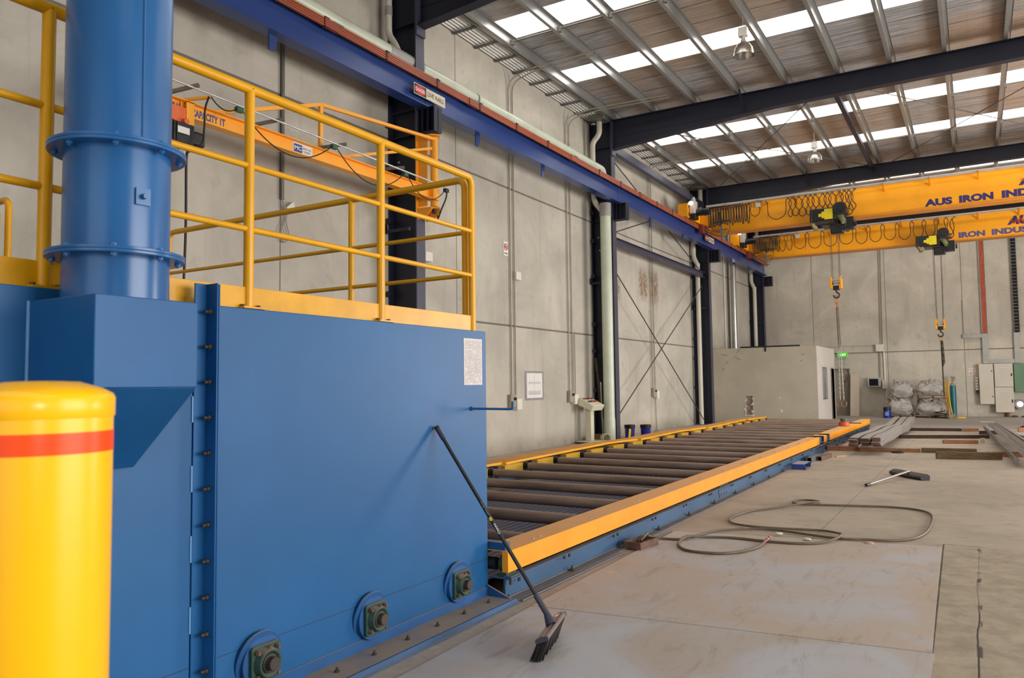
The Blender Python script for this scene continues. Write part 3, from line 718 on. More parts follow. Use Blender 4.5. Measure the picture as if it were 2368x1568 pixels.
q = MB().text('RATED', (XJ + .0065, 5.69, 4.935), (0, 1, 0), (0, 0, 1), .1, .23, .05).text('CAPACITY 1T', (XJ + .0065, 5.955, 4.932), (0, 1, 0), (0, 0, 1), .1, .5, .05); q.build('capacity_lettering', INKJ, t)
q = MB().box(XJ + .0065, XJ + .009, 7.6, 7.98, 4.905, 5.06); pl = q.build('maker_plate', PAPER, t)
q = MB().box(XJ + .0092, XJ + .0098, 7.62, 7.78, 4.925, 5.04); q.build('logo_square', M('logo_navy', (44, 70, 140), .5), pl)
MB().text('MC', (XJ + .0102, 7.635, 4.955), (0, 1, 0), (0, 0, 1), .06, .13, .03).build('logo_lettering', PAPER, pl)
MB().text('MODULAR', (XJ + .0098, 7.8, 4.99), (0, 1, 0), (0, 0, 1), .026, .155, .01).text('CRANES', (XJ + .0098, 7.8, 4.945), (0, 1, 0), (0, 0, 1), .026, .13, .01).build('maker_lettering', INKB, pl)
# festoon rail on outrigger arms
XR_ = -7.9
MB().cyl((XR_, 4.95, 5.19), (XR_, 11.0, 5.07), .014, n=10).build('festoon_rail', GALV, t)
for y in (5.72, 7.05, 8.25, 9.6):
    MB().bar((XJ, y - .12, 5.105), (XR_ + .05, y + .1, 5.22 - (y - 5) * .019), .04, .04).build('outrigger', GALVD, t)
MB().bar((XJ, 5.82, 5.09), (XR_, 6.02, 5.13), .045, .03).bar((XJ + .02, 5.82, 5.1), (XJ + .02, 5.82, 4.86), .06, .02).build('tow_arm', JIBO, t)
ys = [6.0, 6.45, 8.14, 9.78, 10.92]; zs = [5.155, 5.145, 5.11, 5.08, 5.055]
for i in range(4):
    a, b = V((XR_ + .01, ys[i] + .02, zs[i] - .02)), V((XR_ + .01, ys[i + 1] - .02, zs[i + 1] - .02)); L = b.y - a.y
    sag = (.1, .38, .38, .3)[i]
    pts = [a + (b - a) * (k / 14) - V((0, 0, sag * (1 - (2 * k / 14 - 1) ** 2))) for k in range(15)]
    MB().tube(pts, .008, 6).build('festoon_cable', BLACK, t)
    MB().box(XR_ - .03, XR_ + .03, ys[i + 1] - .05, ys[i + 1] + .05, zs[i + 1] - .07, zs[i + 1] - .01).build('cable_carrier', M('carrier_green', (30, 84, 62), .5) if i < 3 else BLACK, t)
MB().tube(smooth_path([(XR_, 10.93, 5.03), (XR_ - .02, 10.95, 4.9), (XR_ - .1, 10.92, 4.7), (XR_ - .2, 10.95, 4.55), (-8.15, 11.0, 4.62)]), .014, 6).build('supply_cable', BLACK, t)
MB().box(XJ + .085, XJ + .1, 5.82, 5.93, 4.74, 5.06).box(XJ + .02, XJ + .1, 5.82, 5.93, 5.05, 5.065).build('trolley_plate', JIBO, t)
# hoist hanging on the boom
MB().box(XJ - .14, XJ + .16, 5.5, 5.62, 4.76, 4.87).box(XJ + .085, XJ + .12, 5.35, 5.8, 4.72, 4.96).cyl((XJ + .12, 5.77, 4.78), (XJ + .18, 5.77, 4.78), .035, n=14).build('hoist_trolley', M('trolley_orange', (220, 104, 52), .5), t, .006)
q = MB().box(XJ - .12, XJ + .2, 5.28, 5.86, 4.5, 4.74)
for i in range(8): q.box(XJ + .2, XJ + .215, 5.3 + i * .045, 5.32 + i * .045, 4.51, 4.73)
hb = q.build('hoist_body', BLACKP, t, .015)
MB().box(XJ + .216, XJ + .22, 5.62, 5.78, 4.6, 4.68).build('rating_plate', PAPER, hb)
MB().box(XJ - .1, XJ + .16, 5.86, 6.05, 4.52, 4.7).build('motor', BLACKP, t, .03)
MB().cyl((XJ, 5.45, 4.74), (XJ, 5.45, 4.86), .05, n=12).build('suspension', GALV, t)
MB().box(XJ + .0, XJ + .2, 5.3, 5.5, 4.2, 4.5).build('chain_bag', BLACKP, t, .02)
def chain(p, q, w, r, nlink=None):
    p, q = V(p), V(q); d = q - p; L = d.length; d.normalize(); pit = w * 1.6; n = nlink or max(2, int(L / pit)); pit = L / n
    a = d.orthogonal().normalized(); b = d.cross(a); m = MB()
    for i in range(n):
        c = p + d * pit * (i + .5); s1 = a if i % 2 else b; h = pit * .62; k = w / 2 - r
        pts = [c + d * (h - k) * 1 + d * k * math.sin(t_) * 1 + s1 * k * math.cos(t_) for t_ in (0, PI / 4, PI / 2, 3 * PI / 4, PI)] + [c - d * (h - k) + d * k * math.sin(t_) + s1 * k * math.cos(t_) for t_ in (PI, 5 * PI / 4, 3 * PI / 2, 7 * PI / 4, 2 * PI)]
        m.tube(pts, r, 5, True)
    return m
chain((XJ + .1, 5.52, 4.5), (XJ + .02, 5.56, 2.0), .05, .008, 90).build('load_chain', GALVD, t)
MB().tube(smooth_path([(XR_, 6.0, 5.13), (XR_ + .02, 5.93, 4.95), (XR_ + .02, 5.92, 4.7), (XR_ + .02, 5.88, 4.5), (-7.98, 5.72, 4.45)]), .012, 6).build('control_cable', BLACK, t)
MB().tube(smooth_path([(-8.0, 5.72, 4.5), (-8.0, 5.8, 4.42), (-7.99, 5.76, 4.3), (-7.985, 5.76, 3.4), (-7.98, 5.72, 2.3)]), .016, 6).build('pendant_cable', BLACK, t)
MB().box(-8.03, -7.93, 5.67, 5.77, 1.95, 2.3).build('pendant', M('pendant_yellow', (230, 180, 20), .4), t, .01)

# ================================================================== OVERHEAD TRAVELLING CRANES
def squiggle(x0, z0, L, h):
    return [V((x0 + L * i / 30, 0, z0 + h * (.5 + .5 * math.sin(i * 1.35)) * (1 - .3 * math.sin(i * .4)))) for i in range(31)]
def overhead_crane(yg, label, ca, cb, hoist_x, hook_z, loops, tight, text_x, logo, ink, idx, dz=0.0):
    """yg: near face of the girder; ca, cb: ends of the end carriage on the runway"""
    t = thing('overhead_crane', label, 'crane', (1.0, yg, 6.9), 'yellow overhead travelling cranes')
    zb, zt = 6.9, 7.95; xr = XR - .5
    th = .42
    q = MB().prism([(-7.95, zb + .03), (-7.95, 7.78), (-6.9, 7.81), (-6.2, zt - .03), (xr, zt - .03), (xr, zb + .03)], 'y', yg, yg + th); q.build('girder', CRANEY, t)
    MB().box(-7.95, xr, yg - .06, yg + th + .06, zb, zb + .03).build('bottom_flange', CRANED, t)
    q = MB().prism([(-7.95, 7.78), (-6.9, 7.81), (-6.2, zt - .03), (xr, zt - .03), (xr, zt), (-6.22, zt), (-6.92, 7.84), (-7.95, 7.81)], 'y', yg - .05, yg + th + .05); q.build('top_flange', CRANED, t)
    # end carriage along the runway
    ec = MB().box(-8.58, -8.26, ca, cb, 7.27, 7.62).build('end_carriage', CRANEY, t, .012)
    for y in (ca + .12, cb - .12):
        MB().cyl((-8.25, y, 7.36), (-8.22, y, 7.36), .075, n=20).build('wheel_cap', BLACKP, ec)
    MB().prism([(-8.3, 7.62), (-7.6, 7.5), (-7.6, 6.95), (-8.25, 7.28)], 'y', yg - .12, yg + th + .12).build('girder_seat', CRANEY, t, .01)
    for y in (ca, cb - .02): MB().prism([(-8.56, 7.27), (-8.2, 7.27), (-8.2, 7.72), (-8.56, 7.72)], 'y', y - .015, y + .035).build('buffer_plate', CRANEY, t, .006)
    # travel drive with beacon
    d = MB().box(-8.24, -8.05, ca + .25, ca + .62, 7.4, 7.86).cyl((-8.14, ca + .42, 7.86), (-8.14, ca + .42, 8.0), .09, .04, n=16).build('travel_gearbox', M('gearbox_grey', (176, 170, 160), .45), t, .03)
    MB().box(-8.22, -8.04, ca + .3, ca + .66, 7.22, 7.42).build('motor_base', BLACKP, t, .02)
    q = MB().cyl((-8.05, ca + .5, 7.46), (-7.62, ca + .52, 7.46), .11, n=18)
    for i in range(7): q.cyl((-8.0 + i * .055, ca + .5, 7.46), (-7.985 + i * .055, ca + .5, 7.46), .125, n=18)
    q.build('travel_motor', BLACKP, t)
    lm = MB().lathe([(.02, 0), (.065, .01), (.075, .06), (.06, .1), (.02, .12)], (-8.12, ca + (.06 if idx == 0 else -.2), 7.66), 'z', 16).build('glint_beacon', emit_mat('beacon_glint_glow_%d' % idx, (255, 244, 236), 6), t)  # beacon's own glow stands in for the flash reflected in it
    # festoon track on brackets
    yt = yg - .34; zf = 7.84
    z_of = lambda x: zf + (0 if x > -6.2 else -.0)
    q = MB().box(-8.0, xr, yt - .02, yt + .02, zf - .03, zf + .02).box(-8.0, xr, yt - .075, yt - .045, zf + .0, zf + .03)
    q.build('festoon_track', GALV, t)
    for x in (-7.3, -6.2, -5.0, -3.6, -2.3, -1.0, .3, 1.6, 3.0):
        MB().bar((x, yg + .02, zf - .17), (x, yt - .05, zf - .02), .05, .05).build('track_bracket', CRANED, t)
    # festoon cable
    for (x, w, dep) in tight:
        pts = [(x, yt, zf - .06), (x - w, yt, zf - .12), (x - w * 1.1, yt + .01, zf - dep * .55), (x - w * .7, yt + .01, zf - dep * .95), (x, yt + .01, zf - dep), (x + w * .7, yt + .01, zf - dep * .95), (x + w * 1.1, yt + .01, zf - dep * .55), (x + w, yt, zf - .12), (x, yt, zf - .06)]
        MB().tube(smooth_path(pts, 4), .016, 6).build('bunched_cable', BLACK, t)
    for k, (xa, xb, dep, ww) in enumerate(loops):
        xm = (xa + xb) / 2; w = (xb - xa) / 2 * ww
        pts = [(xa, yt, zf - .07), (xa + .07, yt, zf - .15), (xm - w, yt, zf - dep * .55), (xm - w * .8, yt, zf - dep * .85), (xm, yt, zf - dep), (xm + w * .8, yt, zf - dep * .85), (xm + w, yt, zf - dep * .55), (xb - .07, yt, zf - .15), (xb, yt, zf - .07)]
        if ww > 1.1: pts = [(xa, yt, zf - .07), (xa + .1, yt, zf - .2), (xm + .02, yt, zf - dep * .5), (xm - w, yt, zf - dep * .8), (xm, yt, zf - dep), (xm + w, yt, zf - dep * .8), (xm - .02, yt, zf - dep * .5), (xb - .1, yt, zf - .2), (xb, yt, zf - .07)]
        MB().tube(smooth_path(pts, 5), .014, 6).build('festoon_cable', CABLE, t)
        MB().box(xb - .04, xb + .04, yt - .03, yt + .03, zf - .085, zf - .03).build('cable_trolley', GALVD, t)
    # limit switch box
    q = MB().prism([(-6.42, zf - .22), (-6.0, zf - .2), (-5.8, zf - .1), (-6.0, zf - .08), (-6.36, zf - .1)], 'y', yt + .06, yt + .12); q.build('limit_plate', CRANEY, t, .008)
    MB().box(-6.28, -6.12, yt - .02, yt + .06, zf - .24, zf - .08).build('limit_switch', GALV, t, .008)
    MB().cyl((-5.9, yt + .05, zf - .1), (-5.89, yt + .05, zf - .75), .006, n=6).build('limit_rod', STEELD, t)
    # end pick-up arm
    MB().bar((-7.55, yt + .1, 7.62), (-7.5, yt + .1, 6.7), .06, .06).bar((-7.75, yt + .1, 7.25), (-7.2, yt + .1, 7.28), .05, .05).bar((-7.85, yt + .1, 6.95), (-7.3, yt + .1, 6.98), .05, .05).build('pick_up_arm', GALVD, t)
    MB().tube(smooth_path([(-7.2, yt + .1, 7.2), (-7.25, yt + .1, 6.9), (-7.45, yt + .1, 6.72), (-8.1, yt + .1, 6.98)]), .012, 6).build('pick_up_cable', BLACK, t)
    MB().box(-8.24, -8.1, ca + 1.3, ca + 1.6, 6.9, 7.2).build('collector', M('collector_red', (120, 44, 36), .5), t, .01)
    # lettering
    ty = yg - .003
    for s, x, w in text_x: MB().text(s, (x, ty, 7.0), (1, 0, 0), (0, 0, 1), .23, w, .06).build('company_lettering', ink, t)
    lx, lw = logo
    MB().text('AUS', (lx, ty, 7.32), (1, 0, 0), (0, 0, 1), .33, lw, .06, .2).build('logo_lettering', INKB, t)
    MB().tube([p + V((0, ty - .012, 0)) for p in squiggle(lx + .1, 7.36, lw, .16)], .022, 5).build('logo_script', M('logo_red', (190, 60, 36), .5), t)
    # hoist trolley
    h = hoist_x; yh = yg - .5
    MB().box(h - 0.210, h + 0.450, yg - .2, yg + .6, zb - .16, zb - .04).box(h + 0.450, h + 0.570, yg - .3, yg + .7, zb - .3, zb - .05).build('trolley_frame', BLACKP, t, .01)
    q = MB().cyl((h - 0.372, yh, 7.0 + dz), (h + 0.300, yh, 7.0 + dz), .195, n=28); drum = q.build('rope_drum', BLACKP, t)
    q = MB().prism([(h + 0.264, 6.88), (h + 0.264, 7.22), (h + 0.012, 7.22), (h + 0.012, 7.14), (h - 0.072, 7.14), (h - 0.072, 7.08), (h - 0.168, 7.08), (h - 0.168, 6.98), (h - 0.072, 6.98), (h - 0.072, 6.93), (h + 0.012, 6.93), (h + 0.012, 6.88)], 'y', yh - .262, yh - .243); q.v = [p + V((0, 0, -.06 + dz)) for p in q.v]; q.build('yellow_arrow_mark', M('mark_yellow', (226, 200, 24), .45), drum)
    q = MB().box(h - 0.432, h + 0.312, yh - .24, yh - .2, 6.8 + dz, 7.2 + dz).box(h - 0.444, h - 0.372, yh - .26, yh + .26, 6.78 + dz, 7.2 + dz).box(h + 0.300, h + 0.360, yh - .26, yh + .26, 6.78 + dz, 7.2 + dz)
    q.build('drum_housing', BLACKP, t, .02)
    MB().box(h - 0.360, h + 0.300, yh - .2, yh + .2, 6.74, 6.8).build('rope_guide', STEELD, t)
    q = MB().cyl((h - 0.408, yh - .1, 6.82), (h - 0.300, yh - .25, 6.58), .06, n=14).cyl((h - 0.300, yh - .25, 6.6), (h - 0.252, yh - .28, 6.5), .08, n=14); q.build('trolley_roller', M('roller_bronze', (150, 130, 90), .4, .4), t)
    q = MB().cyl((h + 0.360, yh - .05, 7.1), (h + 0.468, yh - .1, 6.88), .12, n=16).cyl((h + 0.468, yh - .12, 6.9), (h + 0.600, yh - .22, 6.68), .09, n=16); q.build('hoist_gearbox', M('gear_olive', (126, 132, 92), .45), t)
    q = MB().cyl((h + 0.492, yh - .3, 7.14), (h + 0.492, yh + .3, 7.1), .2, n=22).cyl((h + 0.492, yh - .34, 7.14), (h + 0.492, yh - .3, 7.14), .12, n=22); q.build('hoist_motor', BLACKP, t)
    MB().box(h + 0.150, h + 0.540, yh - .1, yh + .2, 6.36, 6.66).build('electric_box', BLACKP, t, .03)
    MB().box(h + 0.540, h + 0.852, yh - .1, yh + .2, 6.46, 6.86).build('counter_box', BLACKP, t, .01)
    MB().cyl((h + 0.876, yh - .1, 6.62), (h + 0.936, yh - .1, 6.62), .1, n=16).build('travel_wheel', BLACKP, t)
    MB().tube(smooth_path([(h + 0.810, yt, zf - .1), (h + 0.720, yt - .05, 7.5), (h + 0.840, yt - .08, 7.1), (h + 0.690, yt - .06, 6.95), (h + 0.570, yt - .06, 7.1)]), .016, 6).build('hoist_cable', CABLE, t)
    MB().tube(smooth_path([(h + 0.330, yh - .2, 6.8), (h + 0.480, yh - .28, 6.5), (h + 0.660, yh - .28, 6.6), (h + 0.630, yh - .2, 6.95)]), .014, 6).build('hoist_cable', BLACK, t)
    # hook block on four falls
    hz = hook_z; hx = h + .25
    for dx, dy in ((-.13, 0), (-.1, .06), (.11, 0), (.135, .06)): MB().cyl((hx + dx * 1.08, yh + dy, 6.75), (hx + dx * .9, yh + dy, hz + .36), .008, n=6).build('wire_rope', STEELD, t)
    hb = MB()
    for s in (-1, 1): hb.prism([(hx + s * .11, hz + .4), (hx + s * .17, hz + .4), (hx + s * .185, hz + .02), (hx + s * .095, hz + .0), (hx + s * .095, hz + .12), (hx + s * .11, hz + .14)], 'y', yh - .09, yh + .15)
    hb = hb.build('hook_block', CRANEY, t, .01)
    for s in (-1, 1): MB().cyl((hx + s * .115, yh + .03, hz + .27), (hx + s * .15, yh + .03, hz + .26), .12, n=20).build('sheave', BLACKP, hb)
    MB().box(hx - .11, hx + .11, yh - .01, yh + .07, hz + .18, hz + .22).box(hx - .11, hx + .11, yh - .01, yh + .07, hz + .27, hz + .29).build('tie_bar', M('bar_pale', (170, 166, 140), .4, .4), hb)
    MB().box(hx - .09, hx + .09, yh - .07, yh + .13, hz - .03, hz + .11).build('cross_head', BLACKP, hb, .01)
    c = V((hx, yh + .03, hz - .2)); pts = [c + V((0, 0, .18)), c + V((0, 0, .12))] + [c + V((.085 * math.sin(a), 0, .085 * math.cos(a))) for a in [k * PI / 9 for k in range(1, 15)]]
    MB().tube(smooth_path(pts, 3), .028, 10).build('hook', STEELD, t)
    return hx, yh + .03, hz - .3


def pairs(tops, dep, ww): return [(a, b, dep - .02 * (i % 3), ww if b - a > .25 else 1.25) for i, (a, b) in enumerate(zip(tops[:-1], tops[1:]))]
random.seed(5)
t1 = [(-7.9 + i * .091, .022 + .012 * random.random(), .66 + .1 * random.random()) for i in range(16)]
l1 = [(-6.5, -6.1, .55, .8)] + pairs([-5.95, -5.2, -5.07, -4.86, -4.64, -4.48, -4.33, -4.1, -3.95, -3.81, -3.58, -3.43, -3.3, -3.12], .74, .8)
hook1 = overhead_crane(27.2, 'nearer yellow overhead crane with dark blue company lettering', 25.4, 29.6, -4.02, 4.55, l1, t1, [('AUS', -1.16, .76), ('IRON', -.22, .9), ('INDUSTRIES', .89, 2.1)], (1.32, .95), INKB, 0)
t2 = [(-8.0 + i * .072, .03 + .02 * random.random(), .62 + .12 * random.random()) for i in range(15)]
l2 = pairs([-6.96, -6.66, -6.39, -5.8, -5.21, -4.6, -3.99, -3.47, -2.95, -2.43, -1.91, -1.49, -1.08, -.74, -.46], .74, .82)
hook2 = overhead_crane(34.0, 'farther yellow overhead crane with faded blue company lettering', 32.0, 36.4, -1.34, 3.5, l2, t2, [('AUS', -1.29, .72), ('IRON', -.35, .87), ('INDUSTRIES', .73, 2.05)], (1.23, .95), INKL, 1, -.09)
# chain slings on the hooks
x, y, z = hook1
t = thing('chain_sling', 'two legged chain sling hanging from the nearer crane hook, before the exit sign', 'chain', (x, y, .72))
MB().tube([(x + .05 * math.cos(a), y, z - .04 + .13 * math.sin(a)) for a in [k * PI / 8 for k in range(16)]], .016, 8, True).build('master_link', M('sling_orange', (196, 120, 50), .5), t)
chain((x, y, z - .16), (x + .01, y, z - .34), .07, .014).build('coupling_link', M('sling_orange', (196, 120, 50), .5), t)
random.seed(2)
for k, dx in enumerate((-.04, .03)):
    q = MB()
    for j in range(2):
        a = chain((x + .01 + dx * .7, y + .04 * (j - 1), z - .3), (x + .04 + dx * .8, y + .04 * (j - 1), z - 1.5 - .1 * j), .045, .008)
        q.add(a.v, a.f)
    q.build('bunched_chain', M('chain_worn', (130, 118, 106), .45, .5, .15, 5), t)
    chain((x + .03 + dx * .9, y, z - 1.5), (x + .05 + dx * 1.5, y, .95), .045, .009).build('chain_leg', GALV, t)
    c = V((x + .03 + dx * 2.2, y, .83))
    MB().tube([c + V((.075 * math.cos(a), 0, .1 * math.sin(a))) for a in [PI / 2 + k2 * PI / 8 for k2 in range(1, 15)]], .016, 8).build('end_hook', M('hook_rusty', (150, 116, 90), .45, .3), t)
x, y, z = hook2
t = thing('chain_sling', 'single chain sling hanging from the farther crane hook in front of the bulk bags', 'chain', (x, y, .9))
MB().tube([(x + .05 * math.cos(a), y, z - .05 + .11 * math.sin(a)) for a in [k * PI / 8 for k in range(16)]], .016, 8, True).build('master_link', M('sling_orange', (196, 120, 50), .5), t)
q = MB()
for j in range(3):
    a = chain((x + .02 * j, y + .03 * (j - 1), z - .16), (x + .03 + .025 * j, y + .03 * (j - 1), z - 1.1 + .06 * j), .07, .012); q.add(a.v, a.f)
q.build('bunched_chain', STEELD, t)
chain((x, y, z - .16), (x + .02, y, 1.02), .06, .012).build('chain_leg', STEELD, t)
c = V((x + .03, y, .92)); MB().tube([c + V((.09 * math.cos(a), 0, .09 * math.sin(a))) for a in [k2 * PI / 8 for k2 in range(16)]], .018, 8, True).build('end_ring', M('hook_rusty', (150, 116, 90), .45, .3), t)
# ================================================================== BLUE MACHINE
XM = -3.12
t = thing('blasting_machine', 'large blue steel machine cabinet with flange bearings and a round duct', 'machine', (-4.6, 2.7, 0))
MB().box(-6.3, XM, 2.34, 4.8, .02, 1.955).build('right_cabinet', BLUE2, t, .004)
MB().box(-6.3, XM, -1.4, 2.3, .02, 1.958).build('left_cabinet', BLUE2, t, .004)
q = MB()
for a, b in ((2.345, 4.8), (.3, 2.3)): q.box(XM - .001, XM + .0006, a, b, .286, .2895)
q.build('seam_line', M('seam_dark', (30, 44, 70), .6), t)
# bolted corner flange between the two halves
fl = MB().box(XM, XM + .008, 2.3, 2.37, .0, 2.05).box(XM, XM + .085, 2.362, 2.37, .0, 2.05).build('left_flange', BLUE, t, .002)
fr = MB().box(XM, XM + .085, 2.373, 2.381, .0, 2.045).box(XM, XM + .006, 2.381, 2.43, 0, 2.0).build('right_flange', BLUE, t, .002)
for i in range(12):
    z = .1 + i * .165
    q = MB().hexnut((XM + .045, 2.345, z), (XM + .045, 2.36, z), .013).cyl((XM + .045, 2.325, z), (XM + .045, 2.395, z), .0075, n=8).hexnut((XM + .045, 2.382, z), (XM + .045, 2.395, z), .013)
    q.build('bolt', STEELD, fl)
for i in range(6):
    MB().box(XM, XM + .006, 2.292, 2.302, .12 + i * .32, .24 + i * .32).build('weld_tab', M('weld_light_blue', (96, 150, 200), .4), fl)
# dust hopper box with sloping underside
hb = MB().box(XM, -2.68, 1.57, 1.995, 1.56, 1.9).build('hopper_box', BLUE, t, .004)
q = MB().add([(-2.68, 1.572, 1.559), (-2.68, 1.993, 1.559), (XM, 1.993, 1.559), (XM, 1.572, 1.559), (XM + .03, 1.572, 1.225), (XM + .03, 1.993, 1.225), (XM, 1.993, 1.225), (XM, 1.572, 1.225)],
            [(0, 1, 2, 3), (0, 4, 5, 1), (4, 7, 6, 5), (3, 2, 6, 7), (0, 3, 7, 4), (1, 5, 6, 2)])
q.build('hopper_chute', BLUE, t, .003)
MB().cyl((XM + .004, 1.565, 1.56), (XM + .004, 1.565, 1.9), .007, n=8).build('weld_bead', M('weld_light_blue', (96, 150, 200), .4), hb)
# round duct
DXC, DYC, DR = -2.9, 1.783, .193
dm = M('duct_blue', (34, 94, 152), .26, 0, .1, 1.6, .03)
MB().cyl((DXC, DYC, 1.9), (DXC, DYC, 2.08), DR, n=64).build('duct_stub', dm, t)
MB().cyl((DXC, DYC, 2.085), (DXC, DYC, 2.49), DR, n=64).build('duct_section', dm, t)
du = MB().cyl((DXC, DYC, 2.5), (DXC, DYC, 7.5), DR, n=64).build('duct_riser', dm, t)
MB().tube([(DXC + DR * math.cos(-.12) + .001, DYC + DR * math.sin(-.12), z) for z in (2.52, 7.4)], .0045, 6).build('seam_weld', dm, du)
for z0 in (2.062, 2.482):
    f = MB().cyl((DXC, DYC, z0), (DXC, DYC, z0 + .012), .25, n=64).cyl((DXC, DYC, z0 + .0125), (DXC, DYC, z0 + .0245), .25, n=64).build('duct_flange', dm, t, .002)
    for k in range(8):
        a = k * PI / 4 + .18; x, y = DXC + .222 * math.cos(a), DYC + .222 * math.sin(a)
        MB().hexnut((x, y, z0 + .0245), (x, y, z0 + .036), .012).hexnut((x, y, z0 - .01), (x, y, z0), .012).cyl((x, y, z0 - .016), (x, y, z0 + .036), .006, n=8).build('bolt', dm, f)
a = math.radians(-6); ca, sa = math.cos(a), math.sin(a)
n_ = V((ca, sa, 0)); sd = V((-sa, ca, 0)); c = V((DXC, DYC, 2.29)) + n_ * (DR + .004)
q = MB().add([c + sd * (.028 * i) + V((0, 0, .032 * j)) + n_ * k for i in (-1, 1) for j in (-1, 1) for k in (-.012, .006)], [(0, 1, 3, 2), (4, 6, 7, 5), (0, 4, 5, 1), (2, 3, 7, 6), (0, 2, 6, 4), (1, 5, 7, 3)])
pl = q.build('port_plate', dm, t)
MB().hexnut(c + n_ * .006, c + n_ * .026, .011).build('port_nut', dm, pl)
# flange bearings with their round spacer plates
def bearing(y, z):
    b = MB().cyl((XM, y, z), (XM + .03, y, z), .125, n=48).cyl((XM, y - .01, z + .012), (XM + .012, y - .01, z + .01), .142, n=48).build('spacer_plate', BLUED, t, .002)
    x = XM + .03; h = .089
    q = MB().prism([(y - h, z - h + .012), (y - h + .012, z - h), (y + h - .012, z - h), (y + h, z - h + .012), (y + h, z + h - .012), (y + h - .012, z + h), (y - h + .012, z + h), (y - h, z + h - .012)], 'x', x, x + .02)
    q.lathe([(.078, .02), (.068, .055), (.062, .058), (.05, .05), (.048, .03)], (x, y, z), 'x', 32, False, True)
    for s1 in (-1, 1):
        for s2 in (-1, 1): q.bar((x + .022, y + s1 * .045, z + s2 * .045), (x + .022, y + s1 * .07, z + s2 * .07), .012, .03, (1, 0, 0))
    hs = q.build('bearing_housing', GREEN, b, .004)
    MB().cyl((x + .03, y, z), (x + .052, y, z), .047, n=28).cyl((x + .04, y, z), (x + .085, y, z), .033, n=28).build('shaft', STEELD, b, .003)
    for s1 in (-1, 1):
        for s2 in (-1, 1): MB().hexnut((x + .02, y + s1 * .062, z + s2 * .062), (x + .036, y + s1 * .062, z + s2 * .062), .014).cyl((x + .036, y + s1 * .062, z + s2 * .062), (x + .046, y + s1 * .062, z + s2 * .062), .009, n=10).build('bolt', RUST, b)
    MB().hexnut((x + .045, y, z + .07), (x + .045, y, z + .085), .009).build('grease_nipple', RUST, b)
for y in (2.7, 3.52, 4.4): bearing(y, .2)
# base flange
MB().box(XM, XM + .012, 2.43, 4.78, .01, .09).build('skirt_plate', BLUED, t, .002)
ba = MB().box(XM, XM + .215, .5, 4.79, .012, .03).build('base_flange', M('base_flange_dusty', (70, 100, 140), .6, 0, .15, 3, 0, (150, 134, 116), 1.0), t, .002)
for i in range(14):
    y = 4.62 - i * .3
    MB().hexnut((XM + .12, y, .03), (XM + .12, y, .04), .014).cyl((XM + .12, y, .03), (XM + .12, y, .055), .007, n=8).build('bolt', STEELD, ba)
MB().prism([(XM + .012, .03), (XM + .21, .03), (XM + .012, .105)], 'y', 4.77, 4.785).build('gusset', BLUED, t)
q = MB().box(XM + .235, XM + .241, .5, 4.8, 0, .034).box(XM + .235, XM + .27, .5, 4.8, 0, .006); q.build('edge_angle', M('edge_angle_blue', (70, 104, 146), .45, .2, .1, 3, 0, (150, 140, 128), .8), t)
# storage hook rod
p0, p1 = V((XM, 4.6, 1.39)), V((XM + .3, 4.68, 1.385))
hk = MB().tube(fillet([p0, p1, p1 + V((.0, .0, .055))], .02), .0085, 10).build('hook_rod', BLUE, t)
MB().cyl((XM, 4.6, 1.39), (XM + .012, 4.602, 1.39), .015, n=14).build('hook_boss', BLUE, hk)
# data sheet stuck to the panel
t = thing('data_sheet', 'worn white printed sheet stuck on the blue machine panel near its right edge', 'paper sign', (XM + .003, 4.63, 1.56))
MB().box(XM + .0006, XM + .002, 4.51, 4.745, 1.56, 1.895).build('sheet', M('worn_paper', (214, 206, 204), .7, 0, .1, 14, 0, None, wear=(176, 120, 80), wamt=.66), t)
q = MB(); random.seed(9)
for r in range(40):
    z = 1.875 - r * .0077
    y = 4.525
    while y < 4.73:
        L = random.uniform(.006, .022)
        if random.random() < .78: q.box(XM + .002, XM + .0024, y, min(y + L, 4.732), z, z + .0032)
        y += L + random.uniform(.003, .01)
q.build('small_print', M('print_faded', (160, 150, 152), .7), t)

# ---- guard rails on top of the machine
ZT = 1.9605
def post(t, x, y, z1=3.12, plate=True):
    p = MB().cyl((x, y, ZT), (x, y, z1), .026, n=20).build('post', RAILY, t)
    if plate:
        b = MB().box(x - .055, x + .055, y - .07, y + .07, ZT, ZT + .01).build('base_plate', RAILY, p)
        for s in (-1, 1): MB().hexnut((x + .02, y + s * .05, ZT + .01), (x + .02, y + s * .05, ZT + .022), .011).build('bolt', STEELD, p)
xg = -3.2
t = thing('guard_rail', 'yellow guard rail along the front edge of the machine top, passing behind the duct', 'railing', (xg, 2.7, ZT), 'yellow guard rails on the machine')
for y in (.65, 1.66, 2.68, 3.715): post(t, xg, y)
MB().tube(fillet([(xg, -1.2, 3.12), (xg, 4.745, 3.12), (xg, 4.745, ZT)], .07, 8), .026, 20).build('top_rail', RAILY, t)
for z in (2.712, 2.378): MB().cyl((xg, -1.2, z), (xg, 4.745, z), .0165, n=14).build('mid_rail', RAILY, t)
MB().box(xg - .01, xg + .006, -1.2, 4.72, ZT + .002, 2.075).build('toe_board', TOEY, t, .002)
t = thing('guard_rail', 'yellow guard rail across the far end of the machine top, right of the duct', 'railing', (-5.1, 4.76, ZT), 'yellow guard rails on the machine')
ye = 4.76
post(t, -4.42, ye); post(t, -5.65, ye)
MB().tube(fillet([(-3.27, ye, ZT), (-3.27, ye, 3.12), (-6.85, ye, 3.12), (-6.85, ye, 2.0)], .075, 8), .026, 20).build('top_rail', RAILY, t)
for z in (2.712, 2.385): MB().cyl((-3.27, ye, z), (-6.85, ye, z), .0165, n=14).build('mid_rail', RAILY, t)
